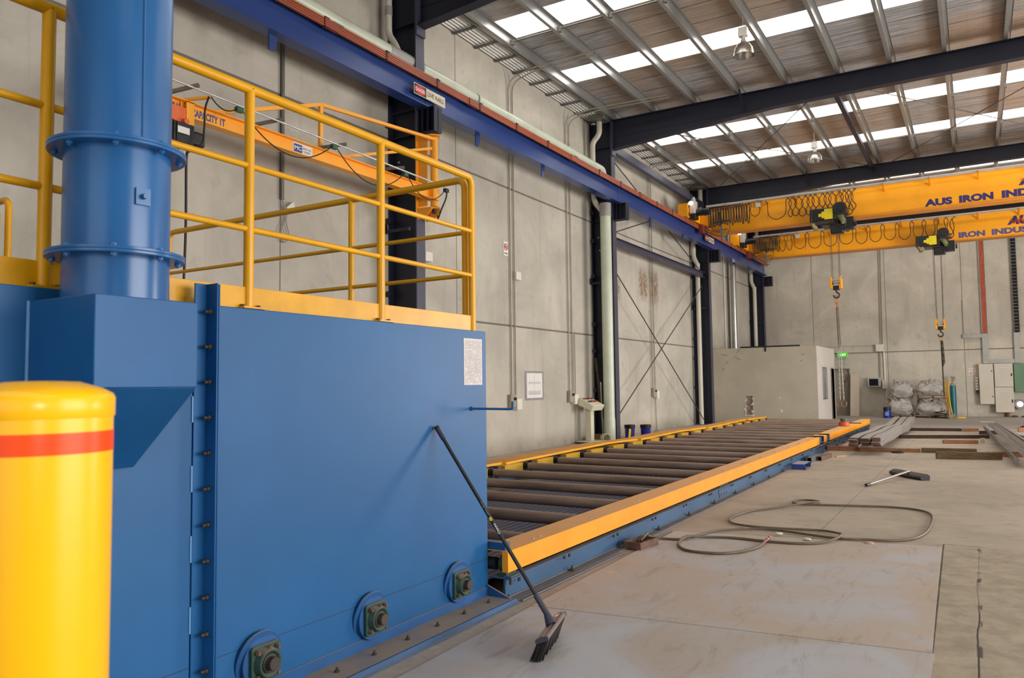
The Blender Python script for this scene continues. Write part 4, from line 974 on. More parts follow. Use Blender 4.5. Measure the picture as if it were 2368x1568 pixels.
MB().box(-6.3, -3.3, ye + .01, ye + .026, ZT + .002, 2.075).build('toe_board', TOEY, t)
for k, (y, x, l) in enumerate(((3.17, -6.65, 'yellow rail hoop at the left picture edge, outer one of two'), (3.05, -6.58, 'yellow rail hoop at the left picture edge, inner one of two'))):
    t = thing('guard_rail', l, 'railing', (x, y, ZT), 'yellow guard rails on the machine')
    z = 3.11 - .09 * k
    MB().tube(fillet([(x, y, 1.6), (x, y, z), (x - 1.3, y, z), (x - 1.3, y, 1.6)], .08, 8), .026, 18).build('top_rail', RAILY, t)
    MB().cyl((x, y, 2.5), (x - 1.3, y, 2.5), .0165, n=12).build('mid_rail', RAILY, t)
# ================================================================== BOLLARD
c = at(95, 1000, z=1.4); d = V((c.x, c.y, 0)).normalized()
BX, BY = d.x * 1.68, d.y * 1.68
t = thing('bollard', 'bright yellow bollard with a red band and domed cap, close at the left', 'bollard', (BX, BY, 0))
MB().cyl((BX, BY, .0), (BX, BY, 1.53), .1195, n=72).build('post', BOLLY, t)
MB().lathe([(.1205, 1.502), (.1222, 1.505), (.1222, 1.538), (.118, 1.546), (.1, 1.556), (.062, 1.568), (.03, 1.5695), (.0, 1.57)], (BX, BY, 0), n=72, capt=False).build('cap', BOLLY, t)
MB().cyl((BX, BY, 1.439), (BX, BY, 1.477), .1202, n=72, caps=False).build('reflective_band', BOLLR, t)
# ================================================================== ROLLER CONVEYOR
def grating_mat():
    t = NT('slotted_deck_blue'); p = t.pos(); c = t.xyz(p)
    sx = line_mask(t, t.math('FRACT', t.math('MULTIPLY', c[0], 11.5)), .5, .11)
    sy = t.ramp(t.math('ABSOLUTE', t.math('SUBTRACT', t.math('FRACT', t.math('MULTIPLY', c[1], 26)), .5)), .18, .24, 1, 0)
    gap = t.math('MULTIPLY', sx, sy)
    dust = t.ramp(t.noise(p, 3, 6), .4, .75, .0, .45)
    cc = t.mix(dust, lin((38, 44, 84)), lin((84, 82, 98)))
    cc = t.mix(t.math('MULTIPLY', gap, .9), cc, lin((236, 230, 220)))
    return t.bsdf(cc, .5, .2)
t = thing('roller_conveyor', 'long blue and orange roller conveyor leading away from the blue machine', 'conveyor', (-4.6, 15, 0))
Y0, Y1 = 4.82, 26.9
CH = M('channel_blue', (56, 92, 128), .42, 0, .12, 1.5, 0, (140, 124, 106), .7)
MB().box(-2.984, -2.89, Y0, Y1 + .05, 0, .012).box(-2.984, -2.976, Y0, Y1 + .05, .012, .02).build('base_angle', M('base_angle_dusty', (112, 106, 104), .7, 0, .12, 4), t)
fr = MB().prism([(-2.985, 0), (-3.0, 0), (-3.0, .172), (-2.935, .172), (-2.935, .164), (-2.985, .164)], 'y', Y0, Y1 + .05).build('near_side_channel', CH, t)
MB().prism([(-6.42, 0), (-6.3, 0), (-6.3, .012), (-6.335, .012), (-6.335, .195), (-6.28, .195), (-6.28, .205), (-6.42, .205)], 'y', Y0, Y1 + .05).build('far_side_channel', CH, t)
for i in range(22):
    y = 4.78 + i * 1.0
    for d in (.0, .09): MB().cyl((-2.945, y + .9 + d, .132), (-2.945, y + .9 + d, .164), .011, n=6).build('hanging_bolt', STEELD, fr)
for i in range(21):
    y = 4.79 + i * 1.015
    MB().box(-2.97, -2.915, y - .02, y + .02, .012, .02).cyl((-2.94, y, .012), (-2.94, y, .055), .008, n=8).hexnut((-2.94, y, .02), (-2.94, y, .034), .015).build('anchor_bolt', STEELD, fr)
for y in (10.45, 16.3, 20.9, 24.0):
    q = MB().prism([(y - .2, .03), (y + .2, .03), (y + .26, .11), (y + .2, .18), (y - .2, .18), (y - .26, .11)], 'x', -2.985, -2.978)
    pl = q.build('splice_plate', CH, t)
    for k in range(6): MB().box(-2.978, -2.9765, y - .17 + (k % 3) * .13, y - .13 + (k % 3) * .13, .05 + .08 * (k // 3), .075 + .08 * (k // 3)).build('slot', BLACK, pl)
# near side covers
segs = [(4.803, 17.7), (18.25, 18.62), (19.05, 26.9)]
for a, b in segs:
    q = MB().prism([(-2.95, .203), (-2.95, .355), (-3.2, .355), (-3.2, .3), (-3.196, .3), (-3.196, .351), (-2.954, .351), (-2.954, .203)], 'y', a, b)
    cv = q.build('near_cover', COVY, t)
    if a < 5: MB().prism([(-2.954, .203), (-2.954, .351), (-3.0, .351), (-3.0, .203)], 'y', a, a + .004).build('end_lip', COVY, cv)
    n = int((b - a) / 1.05)
    for i in range(n):
        y = a + .5 + i * 1.045
        for d in (0, .1): MB().cyl((-3.02, y + d, .355), (-3.02, y + d, .361), .013, .01, n=10).build('cover_bolt', CHROME, cv)
MB().box(-3.1, -2.99, 17.72, 18.23, .205, .33).box(-3.1, -2.99, 18.64, 19.03, .205, .33).build('open_frame', CH, t)
# far side covers, dented and walked on
ys = [Y0, 6.4, 9.95, 13.6, 15.4, 17.8, 20.2, 22.1, 24.3, 26.9]; zs = [.41, .42, .40, .435, .40, .425, .39, .405, .42, .40]
for i in range(9):
    a, b = ys[i] + .004, ys[i + 1] - .004; za, zb = zs[i], zs[i + 1]
    xi = -6.12 - .05 * (i % 2); q = MB()
    vs = [(xi, a, za), (-6.55, a, za - .01), (-6.55, b, zb - .01), (xi - .02, b, zb)]
    q.add([V(v) for v in vs] + [V(v) - V((0, 0, .035)) for v in vs], [(0, 3, 2, 1), (4, 5, 6, 7), (0, 1, 5, 4), (1, 2, 6, 5), (2, 3, 7, 6), (3, 0, 4, 7)])
    q.build('far_cover', COVF, t)
MB().box(-6.56, -6.54, Y0, Y1, 0, .36).build('far_skirt', COVF, t)
# rollers with their bearings
RY = [5.47 + 1.0 * k for k in range(22)]
for k, y in enumerate(RY):
    if y > Y1: break
    r = MB().cyl((-6.02, y, .298), (-3.22, y, .298), .057, n=24).build('roller', ROLL, t)
    MB().cyl((-6.2, y, .298), (-6.02, y, .298), .025, n=12).cyl((-3.22, y, .298), (-3.05, y, .298), .025, n=12).build('stub_shaft', STEELD, r)
    q = MB().cyl((-6.17, y, .298), (-6.09, y, .298), .068, n=20).box(-6.18, -6.08, y - .09, y + .09, .19, .26); q.build('far_bearing', GREEN, r)
    q = MB().cyl((-6.075, y, .298), (-6.06, y, .298), .072, n=20); q.build('end_disc', BLACKP, r)
    MB().box(-6.28, -6.06, y - .66, y - .13, .205, .365).build('chain_guard', M('guard_yellow', (196, 150, 24), .5, 0, .15, 4), r)
    MB().box(-6.28, -6.1, y + .22, y + .29, .2, .36).build('guard_bracket', NAVYF, r)
GR = grating_mat()
for k in range(8):
    a = Y0 + .02 + k * 2.76
    MB().box(-5.76, -3.2, a, min(a + 2.75, Y1), .08, .1).build('slotted_deck', GR, t)
MB().box(-6.28, -5.765, Y0, Y1, .06, .085).build('edge_deck', M('deck_dusty', (128, 118, 106), .8, 0, .1, 4), t)
# machine end of the conveyor
MB().box(-3.25, -2.98, 4.815, 4.885, .345, .41).build('blue_end_block', BLUED, t, .004)
MB().box(-3.1, -2.93, 4.815, 5.0, .15, .16).build('bearing_shelf', CH, t)
q = MB().cyl((-3.06, 4.9, .245), (-2.975, 4.9, .245), .062, n=24).box(-3.05, -2.98, 4.83, 4.97, .16, .19); b = q.build('pillow_block', GREEN, t, .003)
MB().cyl((-2.975, 4.9, .245), (-2.965, 4.9, .245), .055, n=24).build('black_cap', BLACKP, b)
MB().cyl((-3.2, 4.845, .25), (-3.07, 4.845, .25), .045, n=16).build('drive_coupling', BLACK, t)
for d in (.0, .12): MB().cyl((-2.945, 4.83 + d, .115), (-2.945, 4.83 + d, .15), .012, n=6).build('shelf_bolt', STEELD, t)
# ratchet binder lying on the cover
t = thing('ratchet_tool', 'small orange ratchet tool lying on the conveyor cover near its far end', 'tool', (-3.1, 22.4, .357))
MB().cyl((-3.1, 22.4, .357), (-3.1, 22.4, .47), .13, n=20).build('body', M('tool_orange', (206, 90, 40), .5), t, .02)
MB().cyl((-3.1, 22.4, .47), (-3.1, 22.4, .56), .08, .1, n=16).build('head', GALVD, t)
MB().bar((-3.02, 22.42, .44), (-2.7, 22.6, .43), .05, .03).build('lever', STEELD, t)

# ================================================================== THINGS ON THE FLOOR, NEAR
q = MB().add([(-2.78, 7.86, .001), (-.345, 8.24, .001), (-.28, 5.045, .001), (-2.74, 4.775, .001), (-2.78, 7.86, .009), (-.345, 8.24, .009), (-.28, 5.045, .009), (-2.74, 4.775, .009)], [(0, 1, 2, 3), (4, 7, 6, 5), (0, 4, 5, 1), (1, 5, 6, 2), (2, 6, 7, 3), (3, 7, 4, 0)])
tag(q.build('floor_sheet', sheet_steel('sheet_steel_far', (190, 172, 155), (190, 186, 188))), 'large flat steel sheet on the floor beneath the loops of hose', 'steel sheet', 'steel floor sheets')
q = MB().add([(-2.735, 4.765, .001), (-.272, 5.035, .001), (-.24, 1.3, .001), (-2.66, 1.05, .001), (-2.735, 4.765, .008), (-.272, 5.035, .008), (-.24, 1.3, .008), (-2.66, 1.05, .008)], [(0, 1, 2, 3), (4, 7, 6, 5), (0, 4, 5, 1), (1, 5, 6, 2), (2, 6, 7, 3), (3, 7, 4, 0)])
tag(q.build('floor_sheet', sheet_steel('sheet_steel_near', (184, 170, 156), (190, 190, 194))), 'large flat steel sheet on the floor beneath the leaning broom', 'steel sheet', 'steel floor sheets')
q = MB().cyl((-2.86, 4.84, .008), (-2.835, 6.66, .008), .008, n=8)
tag(q.build('floor_edge_bar', M('edge_bar_grey', (96, 92, 104), .5, .3, .1, 3)), 'thin grey bar on the floor running between the machine base and the small steel frame', 'steel bar')
q = MB().cyl((-2.84, 7.08, .008), (-2.8, 7.85, .008), .008, n=8)
tag(q.build('floor_edge_bar', M('edge_bar_grey', (120, 116, 124))), 'thin grey bar on the floor just beyond the small steel frame', 'steel bar')
# small steel frame around the floor outlet
t = thing('outlet_frame', 'small rusty rectangular steel frame on the floor where the hose comes out', 'steel frame', (-2.78, 6.98, 0))
ang = math.atan2(.12, .34); cx, cy = -2.8, 6.99
def rr(u, w, z): return V((cx + u * math.cos(-.14) - w * math.sin(-.14), cy + u * math.sin(-.14) + w * math.cos(-.14), z))
def rbox(q, u0, u1, w0, w1, z0, z1):
    q.add([rr(u, w, z) for u in (u0, u1) for w in (w0, w1) for z in (z0, z1)], [(0, 1, 3, 2), (4, 6, 7, 5), (0, 4, 5, 1), (2, 3, 7, 6), (0, 2, 6, 4), (1, 5, 7, 3)]); return q
for a in ((-.09, .09, -.17, -.155), (-.09, .09, .155, .17), (-.09, -.075, -.155, .155), (.075, .09, -.155, .155)): rbox(MB(), *a, .009, .075).build('frame_side', RUST, t)
rbox(MB(), -.074, .074, -.154, .154, .009, .012).build('outlet_plate', BLACK, t)
q = MB().cyl(rr(.02, .06, .012), rr(.02, .06, .05), .035, n=14).cyl(rr(.0, -.05, .02), rr(.03, .1, .04), .022, n=10); q.build('hose_coupling', STEELD, t)
# hose
hp = [(-2.82, 7.03, .05), (-2.80, 7.14, .1), (-2.83, 7.28, .05), (-2.72, 7.38, .022), (-2.56, 7.42, .02), (-2.49, 7.62, .02), (-2.37, 8.02, .022), (-2.08, 8.3, .02), (-1.82, 8.33, .02), (-1.55, 8.25, .02), (-1.3, 8.18, .02), (-1.15, 8.17, .02), (-.99, 8.24, .018), (-.77, 8.31, .016), (-.6, 8.49, .016), (-.51, 8.85, .016), (-.48, 9.4, .016), (-.49, 9.95, .016), (-.56, 10.27, .016), (-.72, 10.44, .016), (-.96, 10.5, .016), (-1.24, 10.45, .016), (-1.62, 10.34, .016), (-1.83, 10.3, .016), (-1.99, 10.26, .016), (-2.08, 10.38, .016), (-2.06, 10.58, .016), (-1.94, 10.66, .016), (-1.81, 10.58, .02), (-1.77, 10.45, .03), (-1.87, 10.27, .04), (-2.15, 9.85, .02), (-2.37, 9.49, .016), (-2.45, 9.11, .016), (-2.46, 8.81, .016), (-2.37, 8.56, .018), (-2.2, 8.44, .022), (-1.97, 8.42, .022), (-1.68, 8.48, .02), (-1.43, 8.52, .02), (-1.27, 8.4, .03), (-1.2, 8.22, .05), (-1.24, 8.02, .035), (-1.36, 7.83, .022), (-1.54, 7.73, .022), (-1.81, 7.7, .022), (-2.11, 7.72, .022), (-2.35, 7.65, .022), (-2.51, 7.47, .045), (-2.52, 7.24, .022), (-2.42, 7.03, .022), (-2.29, 6.94, .022), (-2.06, 6.96, .022), (-1.9, 7.11, .022), (-1.81, 7.36, .024), (-1.79, 7.6, .04)]
t = thing('air_hose', 'khaki air hose lying in loose loops across the floor and steel sheet', 'hose', (-1.6, 8.5, .01))
MB().tube(smooth_path(hp, 6), .0125, 10).build('hose', HOSE, t)
MB().tube([hp[-1], (-1.785, 7.7, .045), (-1.78, 7.8, .05)], .013, 8).build('red_nozzle', M('nozzle_red', (176, 60, 52), .5), t)
MB().cyl((-1.787, 7.66, .043), (-1.786, 7.685, .044), .018, n=10).cyl((-1.783, 7.74, .047), (-1.7825, 7.76, .048), .018, n=10).build('hose_clamp', CHROME, t)
# litter chips of concrete and paint
random.seed(4)
CHIP = M('chip_stone', (196, 166, 138), .8)
for k, (x, y, l) in enumerate(((-.94, 8.1, 'small pale stone chip beside the hose on the edge of the steel sheet'), (-1.48, 7.98, 'white paint flake lying between the hose loops, right one'), (-1.78, 8.14, 'white paint flake lying between the hose loops, left one'))):
    q = MB().sphere((x, y, .012 if k else .018), .045 if k else .05, 9, 5, (1, .6, .28))
    for i in range(len(q.v)): q.v[i] = q.v[i] + V((random.uniform(-.006, .006), random.uniform(-.006, .006), abs(random.uniform(0, .004))))
    lo = min(p.z for p in q.v); q.v = [p + V((0, 0, (.0095 if k else .0005) - lo)) for p in q.v]
    tag(q.build('floor_chip', CHIP if k == 0 else PAPER), l, 'debris chip', 'chips on the floor')
# push broom leaning on the machine
hA, hB = V((-2.13, 3.82, .125)), V((-2.262, 4.3, .125)); ax = (hB - hA).normalized()
tip = V((XM + .02, 4.157, 1.28)); root_ = V((-2.245, 4.085, .2))
t = thing('push_broom', 'push broom with black handle leaning against the blue machine', 'broom', (-2.2, 4.06, .012))
hd = (tip - root_).normalized()
pole = MB().cyl(root_, tip, .0125, n=18).build('handle', M('broom_handle_black', (20, 18, 20), .22, 0, .1, 8, coat=.4), t)
MB().cyl(tip - hd * .1, tip, .0155, .0165, n=18).build('grip', M('grip_grey', (52, 50, 66), .5), pole)
MB().cyl(tip - hd * .015, tip + hd * .004, .0175, n=18).build('end_cap', BLACKP, pole)
MB().cyl(root_ - hd * .03, root_ + hd * .12, .018, n=18).build('ferrule', M('ferrule_grey', (64, 62, 76), .5), pole)
# brand lettering down the handle
pm = root_ + (tip - root_) * .395
vd = (EYE - pm); vd = (vd - hd * vd.dot(hd)).normalized(); sdv = hd.cross(vd)
q = MB().text('Oates', pm + vd * .0135 + sdv * .008, hd, -sdv, .015, .075, .02)
q.build('brand_lettering', PAPER, pole)
q = MB()
for k in range(8):
    a = k * PI / 4; c0 = pm + hd * .11 + vd * .0136; q.bar(c0, c0 + hd * (.014 * math.cos(a)) + sdv * (.011 * math.sin(a)), .005, .001, vd)
q.build('brand_star', M('star_yellow', (226, 206, 20), .5), pole)
MB().text('clean floor', pm + hd * .14 + vd * .0135 + sdv * .005, hd, -sdv, .01, .1, .01).build('brand_lettering', INKG, pole)
BH = M('broom_head_taupe', (128, 108, 108), .35, 0, .05, 5); up = V((-.35, -.1, 1)); up = (up - ax * up.dot(ax)).normalized(); sd = ax.cross(up).normalized()
def hpt(u, s, k): return hA + ax * u + sd * s + up * k
L = (hB - hA).length
prof = [(-.036, .0), (-.038, .016), (-.03, .022), (-.012, .02), (-.009, .026), (.009, .026), (.012, .02), (.03, .022), (.038, .016), (.036, .0)]
q = MB(); n = len(prof)
q.add([hpt(.012, s, k) for s, k in prof] + [hpt(L - .012, s, k) for s, k in prof], [(i, (i + 1) % n, n + (i + 1) % n, n + i) for i in range(n)] + [tuple(reversed(range(n))), tuple(range(n, 2 * n))])
head = q.build('head', BH, t)
for u0, u1 in ((0, .016), (L - .016, L)):
    q = MB(); q.add([hpt(u, s * 1.06, k * 1.08 - .003) for u in (u0, u1) for s, k in prof], [(i, (i + 1) % n, n + (i + 1) % n, n + i) for i in range(n)] + [tuple(reversed(range(n))), tuple(range(n, 2 * n))])
    q.build('end_cap', M('ferrule_grey', (64, 62, 76)), head)
c = hpt(L * .52, 0, .02); q = MB().cyl(c, root_, .034, .018, n=16); q.build('socket', M('ferrule_grey', (64, 62, 76)), head)
MB().add([hpt(L * .8 + a, b, .0265) for a, b in ((0, -.012), (.045, -.012), (.045, .012), (0, .012))], [(0, 1, 2, 3)]).build('shiny_label', M('label_silver', (214, 214, 226), .2, .6), head)
# bristles: tufts in rows
q = MB(); random.seed(11)
for i in range(44):
    for j in range(7):
        u = .012 + (L - .024) * (i + .5) / 44; s = -.03 + .06 * j / 6
        b0 = hpt(u, s, 0); fl_ = b0 + V((-.035 + random.uniform(-.012, .006), -.018 + random.uniform(-.012, .008), -(b0.z - .011)))
        q.cyl(b0, fl_, .0055, .0042, n=4, caps=False)
o = q.build('bristles', M('bristle_black', (34, 29, 27), .7, 0, .3, 30), head); o['kind'] = 'stuff'

# ================================================================== THINGS ON THE FLOOR, FARTHER
q = MB()
t = thing('blue_channel_offcut', 'short blue painted channel offcut lying beside the conveyor', 'steel offcut', (-2.84, 14.75, 0))
MB().prism([(-2.885, 0), (-2.64, .0), (-2.67, .095), (-2.885, .095)], 'y', 14.4, 14.42).prism([(-2.885, .09), (-2.67, .09), (-2.67, .095), (-2.885, .095)], 'y', 14.42, 15.0).build('channel', M('offcut_blue', (36, 66, 134), .4, 0, .1, 5, 0, (170, 170, 176), .8), t)
MB().box(-2.88, -2.67, 15.0, 15.02, 0, .095).build('far_leg', M('offcut_blue', (44, 84, 160)), t)
def hollow(p, q_, w, wall, m, label):
    p, q_ = V(p), V(q_); d = (q_ - p).normalized(); sdd = d.cross(V((0, 0, 1))).normalized(); upp = V((0, 0, 1)); mb = MB()
    def c4(e, k): return [e + sdd * a * k + upp * (k * b + w / 2) for a, b in ((-1, -1), (1, -1), (1, 1), (-1, 1))]
    vs = c4(p, w / 2) + c4(q_, w / 2) + c4(p, w / 2 - wall) + c4(q_, w / 2 - wall)
    fs = [(i, (i + 1) % 4, 4 + (i + 1) % 4, 4 + i) for i in range(4)] + [(8 + i, 12 + i, 12 + (i + 1) % 4, 8 + (i + 1) % 4) for i in range(4)] + [(i, 8 + i, 8 + (i + 1) % 4, (i + 1) % 4) for i in range(4)] + [(4 + i, 4 + (i + 1) % 4, 12 + (i + 1) % 4, 12 + i) for i in range(4)]
    mb.add(vs, fs); return tag(mb.build('square_tube_offcut', m), label, 'steel offcut', 'square tube offcuts')
hollow((-2.83, 15.75, 0), (-2.79, 16.6, 0), .095, .008, M('tube_grey_blue', (92, 98, 108), .5, .2), 'open grey blue square tube offcut beside the conveyor')
hollow((-2.71, 16.15, 0), (-2.64, 17.0, 0), .085, .008, RUST, 'brown rusty square tube offcut behind the grey blue one')
tag(MB().bar((-2.55, 17.1, .012), (-2.38, 17.35, .012), .04, .02).build('wood_chip', wood('bright_chip', (206, 150, 110), (222, 176, 140))), 'small bright wood sliver at the end of the brown square tube', 'wood chip')
# black squeegee broom lying down
t = thing('floor_squeegee', 'wide black broom head with grey handle lying on the floor', 'broom', (-1.0, 13.9, 0))
a, b = V((-1.24, 14.3, .055)), V((-.74, 13.62, .055)); d = (b - a).normalized(); s = d.cross(V((0, 0, 1)))
q = MB(); pr_ = [(-.07, -.055), (.05, -.055), (.085, -.03), (.08, .0), (.02, .035), (-.04, .04), (-.075, .01)]; n = len(pr_)
q.add([a + s * u + V((0, 0, k)) for u, k in pr_] + [b + s * u + V((0, 0, k)) for u, k in pr_], [(i, (i + 1) % n, n + (i + 1) % n, n + i) for i in range(n)] + [tuple(reversed(range(n))), tuple(range(n, 2 * n))]); q.build('head', M('squeegee_black', (24, 24, 34), .35), t)
MB().cyl((-.99, 13.96, .1), (-1.42, 12.58, .03), .018, n=12).build('handle', M('handle_grey', (150, 140, 138), .4, .3), t)
MB().cyl((-1.42, 12.58, .03), (-1.455, 12.46, .026), .024, n=12).build('grip', M('grip_grey', (52, 50, 66)), t)
# timbers
def timber(p, q_, w, h, m, label, z=0.0, grp='timber bearers on the floor'):
    return tag(MB().bar(V(p) + V((0, 0, h / 2 + z)), V(q_) + V((0, 0, h / 2 + z)), w, h).build('timber_bearer', m, None, .006), label, 'timber', grp)
W1 = wood('timber_brown', (132, 96, 68), (168, 126, 92)); W2 = wood('timber_weathered', (96, 78, 54), (128, 106, 78)); W3 = wood('timber_dark', (54, 42, 36), (84, 64, 50)); W4 = wood('timber_red', (150, 98, 72), (178, 124, 94))
timber((-2.98, 18.7, 0), (-2.32, 18.86, 0), .1, .1, W4, 'reddish timber bearer between the conveyor and the flat bar stacks')
timber((-2.3, 18.72, 0), (-1.1, 18.9, 0), .1, .08, W1, 'brown timber bearer under the near ends of the flat bar stacks')
timber((-1.08, 18.9, 0), (-.06, 19.03, 0), .11, .1, W2, 'weathered timber bearer continuing right of the flat bar stacks')
timber((-.75, 17.5, 0), (.36, 17.72, 0), .11, .14, W2, 'thick weathered timber nearest the camera, lying right of the stacks')
timber((.12, 18.35, 0), (.9, 18.6, 0), .1, .1, W4, 'reddish timber bearer under the near ends of the steel angles')
timber((-2.9, 22.9, 0), (-1.9, 23.3, 0), .1, .08, W3, 'dark timber bearer under the middle of the flat bar stacks, left part')
timber((-1.85, 23.3, 0), (.22, 24.0, 0), .1, .09, W3, 'long dark timber bearer right of the flat bar stacks')
timber((-.77, 21.75, 0), (-.03, 21.95, 0), .09, .09, W4, 'short loose reddish timber lying between the two long bearers')
timber((-2.85, 26.6, 0), (-1.95, 26.9, 0), .1, .09, W3, 'dark timber bearer left of the far ends of the flat bar stacks')
timber((-1.9, 26.9, 0), (-.45, 27.1, 0), .1, .09, W3, 'charred dark timber bearer under the far ends of the stacks')
timber((-.43, 27.1, 0), (.0, 27.16, 0), .1, .09, W4, 'brown timber end piece lying in line with the charred bearer')
timber((.02, 25.7, 0), (.5, 25.9, 0), .1, .1, W3, 'dark timber bearer under the far ends of the steel angles')
timber((1.0, 27.4, 0), (1.9, 27.5, 0), .12, .12, W4, 'brown timber at the right picture edge below the dark bundle')
q = MB().box(.02, .12, 22.4, 22.55, 0, .1)
tag(q.build('wood_block', wood('pale_block', (206, 188, 150), (226, 210, 176)), None, .004), 'small pale topped wood block standing alone between the timbers', 'wood block')
q = MB().tube([(-1.52 + .11 * math.cos(k * PI / 10), 18.6 + .11 * math.sin(k * PI / 10), .02) for k in range(20)], .018, 8, True)
tag(q.build('rubber_ring', BLACK), 'small black rubber ring on the floor in front of the flat bar stacks', 'ring')
# stacks of wavy flat bar resting on the timbers
def wave(y): return .035 * math.sin((y - 17.5) * .62) + .02 * math.sin((y - 17.5) * 1.3 + .6)
def flat_bar(x, y0, y1, w, z, k, label, th=.021):
    q = MB(); n = 26; vs = []
    for i in range(n + 1):
        y = y0 + (y1 - y0) * i / n; zz = z + wave(y); xx = x + .03 * math.sin((y - 17) * .3)
        vs += [(xx - w / 2, y, zz), (xx + w / 2, y, zz), (xx + w / 2, y, zz + th), (xx - w / 2, y, zz + th)]
    fs = []
    for i in range(n):
        for j in range(4): fs.append((i * 4 + j, i * 4 + (j + 1) % 4, (i + 1) * 4 + (j + 1) % 4, (i + 1) * 4 + j))
    q.mi(1).add(vs, fs + []); b = n * 4
    q.f += [[3, 2, 1, 0], [b, b + 1, b + 2, b + 3]]; q.fm += [0, 0]
    return tag(q.build('flat_bar', [RUST, BARTOP]), label, 'steel bar', 'stacked steel flat bars')
ORD = ('bottom', 'second lowest', 'third from the bottom', 'fourth from the bottom', 'third from the top', 'second from the top', 'topmost')
for si, (x, nm) in enumerate(((-2.3, 'left'), (-2.07, 'middle'), (-1.86, 'right'))):
    for k in range(7):
        dy = random.uniform(-.12, .12)
        flat_bar(x + random.uniform(-.012, .012), 17.75 + dy + .05 * si, 28.6 + dy, .165, .15 + k * .027, k, f'{ORD[k]} wavy steel flat bar of the {nm} of the three stacks')
# steel angles and bars on the right
def angle_bar(p, q_, leg, roll, label, m=None):
    p, q_ = V(p), V(q_); d = (q_ - p).normalized(); s = d.cross(V((0, 0, 1))).normalized(); u = V((0, 0, 1))
    c_, s_ = math.cos(roll), math.sin(roll); a, b = s * c_ + u * s_, -s * s_ + u * c_
    t_ = .01; prof = [(0, 0), (leg, 0), (leg, t_), (t_, t_), (t_, leg), (0, leg)]; n = 6
    q = MB(); q.add([p + a * x + b * y for x, y in prof] + [q_ + a * x + b * y for x, y in prof], [(i, (i + 1) % n, n + (i + 1) % n, n + i) for i in range(n)] + [tuple(reversed(range(n))), tuple(range(n, 2 * n))])
    lo = min(v.z for v in q.v)
    return tag(q.build('steel_angle', m or BARTOP), label, 'steel bar', 'steel angles on the timbers')
Z = .11
angle_bar((.5, 16.3, Z), (.12, 26.9, Z), .1, .02, 'leftmost steel angle of the right hand group, lying flat')
angle_bar((.68, 16.0, Z + .07), (.24, 27.6, Z + .07), .095, math.radians(-135) + PI, 'second steel angle of the right hand group, ridge upward')
angle_bar((.86, 15.9, Z + .07), (.38, 28.0, Z + .07), .095, math.radians(-135) + PI, 'third steel angle of the right hand group, ridge upward')
angle_bar((1.02, 16.4, Z + .02), (.5, 27.8, Z + .02), .12, .3, 'rightmost steel angle of the right hand group')
for k, (x0, y0, x1, y1, l) in enumerate(((1.2, 20.2, .95, 24.9, 'short bent flat bar beside the right hand group of angles'), (1.5, 21.0, 1.28, 25.2, 'short flat bar at the right picture edge beyond the angles'))):
    q = MB()
    n = 14; vs = []
    for i in range(n + 1):
        f = i / n; c = V((x0 + (x1 - x0) * f, y0 + (y1 - y0) * f, .1 + .05 * math.sin(f * 5)))
        vs += [c + V((-.09, 0, 0)), c + V((.09, 0, 0)), c + V((.09, 0, .045)), c + V((-.09, 0, .045))]
    fs = [(i * 4 + j, i * 4 + (j + 1) % 4, (i + 1) * 4 + (j + 1) % 4, (i + 1) * 4 + j) for i in range(n) for j in range(4)] + [(3, 2, 1, 0), (n * 4, n * 4 + 1, n * 4 + 2, n * 4 + 3)]
    q.add(vs, fs); tag(q.build('flat_bar', BARTOP), l, 'steel bar', 'loose flat bars at the right')
for k in range(5):
    q = MB().bar((1.1 + .05 * k, 28.9, .03 + .03 * (k % 3) + .0), (1.75 + .05 * k, 30.6, .03 + .03 * (k % 3)), .09, .028)
    tag(q.build('flat_bar', M('bar_dark_blue', (62, 66, 78), .5, .3) if k != 4 else GALV), 'dark short bar in the small bundle at the right picture edge' if k != 4 else 'pale topped short bar of the small bundle at the right picture edge', 'steel bar', 'short bars in the dark bundle')
# ================================================================== SITE OFFICE AND BACK WALL
OX, OY0, OY1, OZ = -5.15, 30.9, 35.15, 2.93
t = thing('site_office', 'beige partition office room standing at the end of the conveyor', 'office booth', (-7.1, 33, 0))
XO = -9.18
w = MB()
hx0, hx1, hz0, hz1 = -7.85, -7.58, .27, 1.03
w.box(XO, hx0, OY0, OY0 + .09, 0, OZ).box(hx1, OX, OY0, OY0 + .09, 0, OZ).box(hx0, hx1, OY0, OY0 + .09, 0, hz0).box(hx0, hx1, OY0, OY0 + .09, hz1, OZ)
w.build('front_panel', OFFW, t)
wy0, wy1, wz0, wz1 = 31.95, 33.15, .86, 2.14
dy0, dy1 = 34.05, 34.95
w = MB()
w.box(OX - .09, OX, OY0 + .09, wy0, 0, OZ).box(OX - .09, OX, wy1, dy0, 0, OZ).box(OX - .09, OX, dy1, OY1, 0, OZ)
w.box(OX - .09, OX, wy0, wy1, 0, wz0).box(OX - .09, OX, wy0, wy1, wz1, OZ).box(OX - .09, OX, dy0, dy1, 2.1, OZ)
w.build('side_panel', OFFS, t)
MB().box(OX - .004, OX + .004, OY0 - .004, OY0 + .06, 0, OZ + .002).build('corner_trim', OFFS, t)
MB().box(XO, OX - .09, OY1 - .09, OY1, 0, OZ).build('rear_panel', OFFW, t)
MB().box(XO, OX - .01, OY0 + .02, OY1 - .01, OZ - .05, OZ - .01).build('roof_panel', OFFW, t)
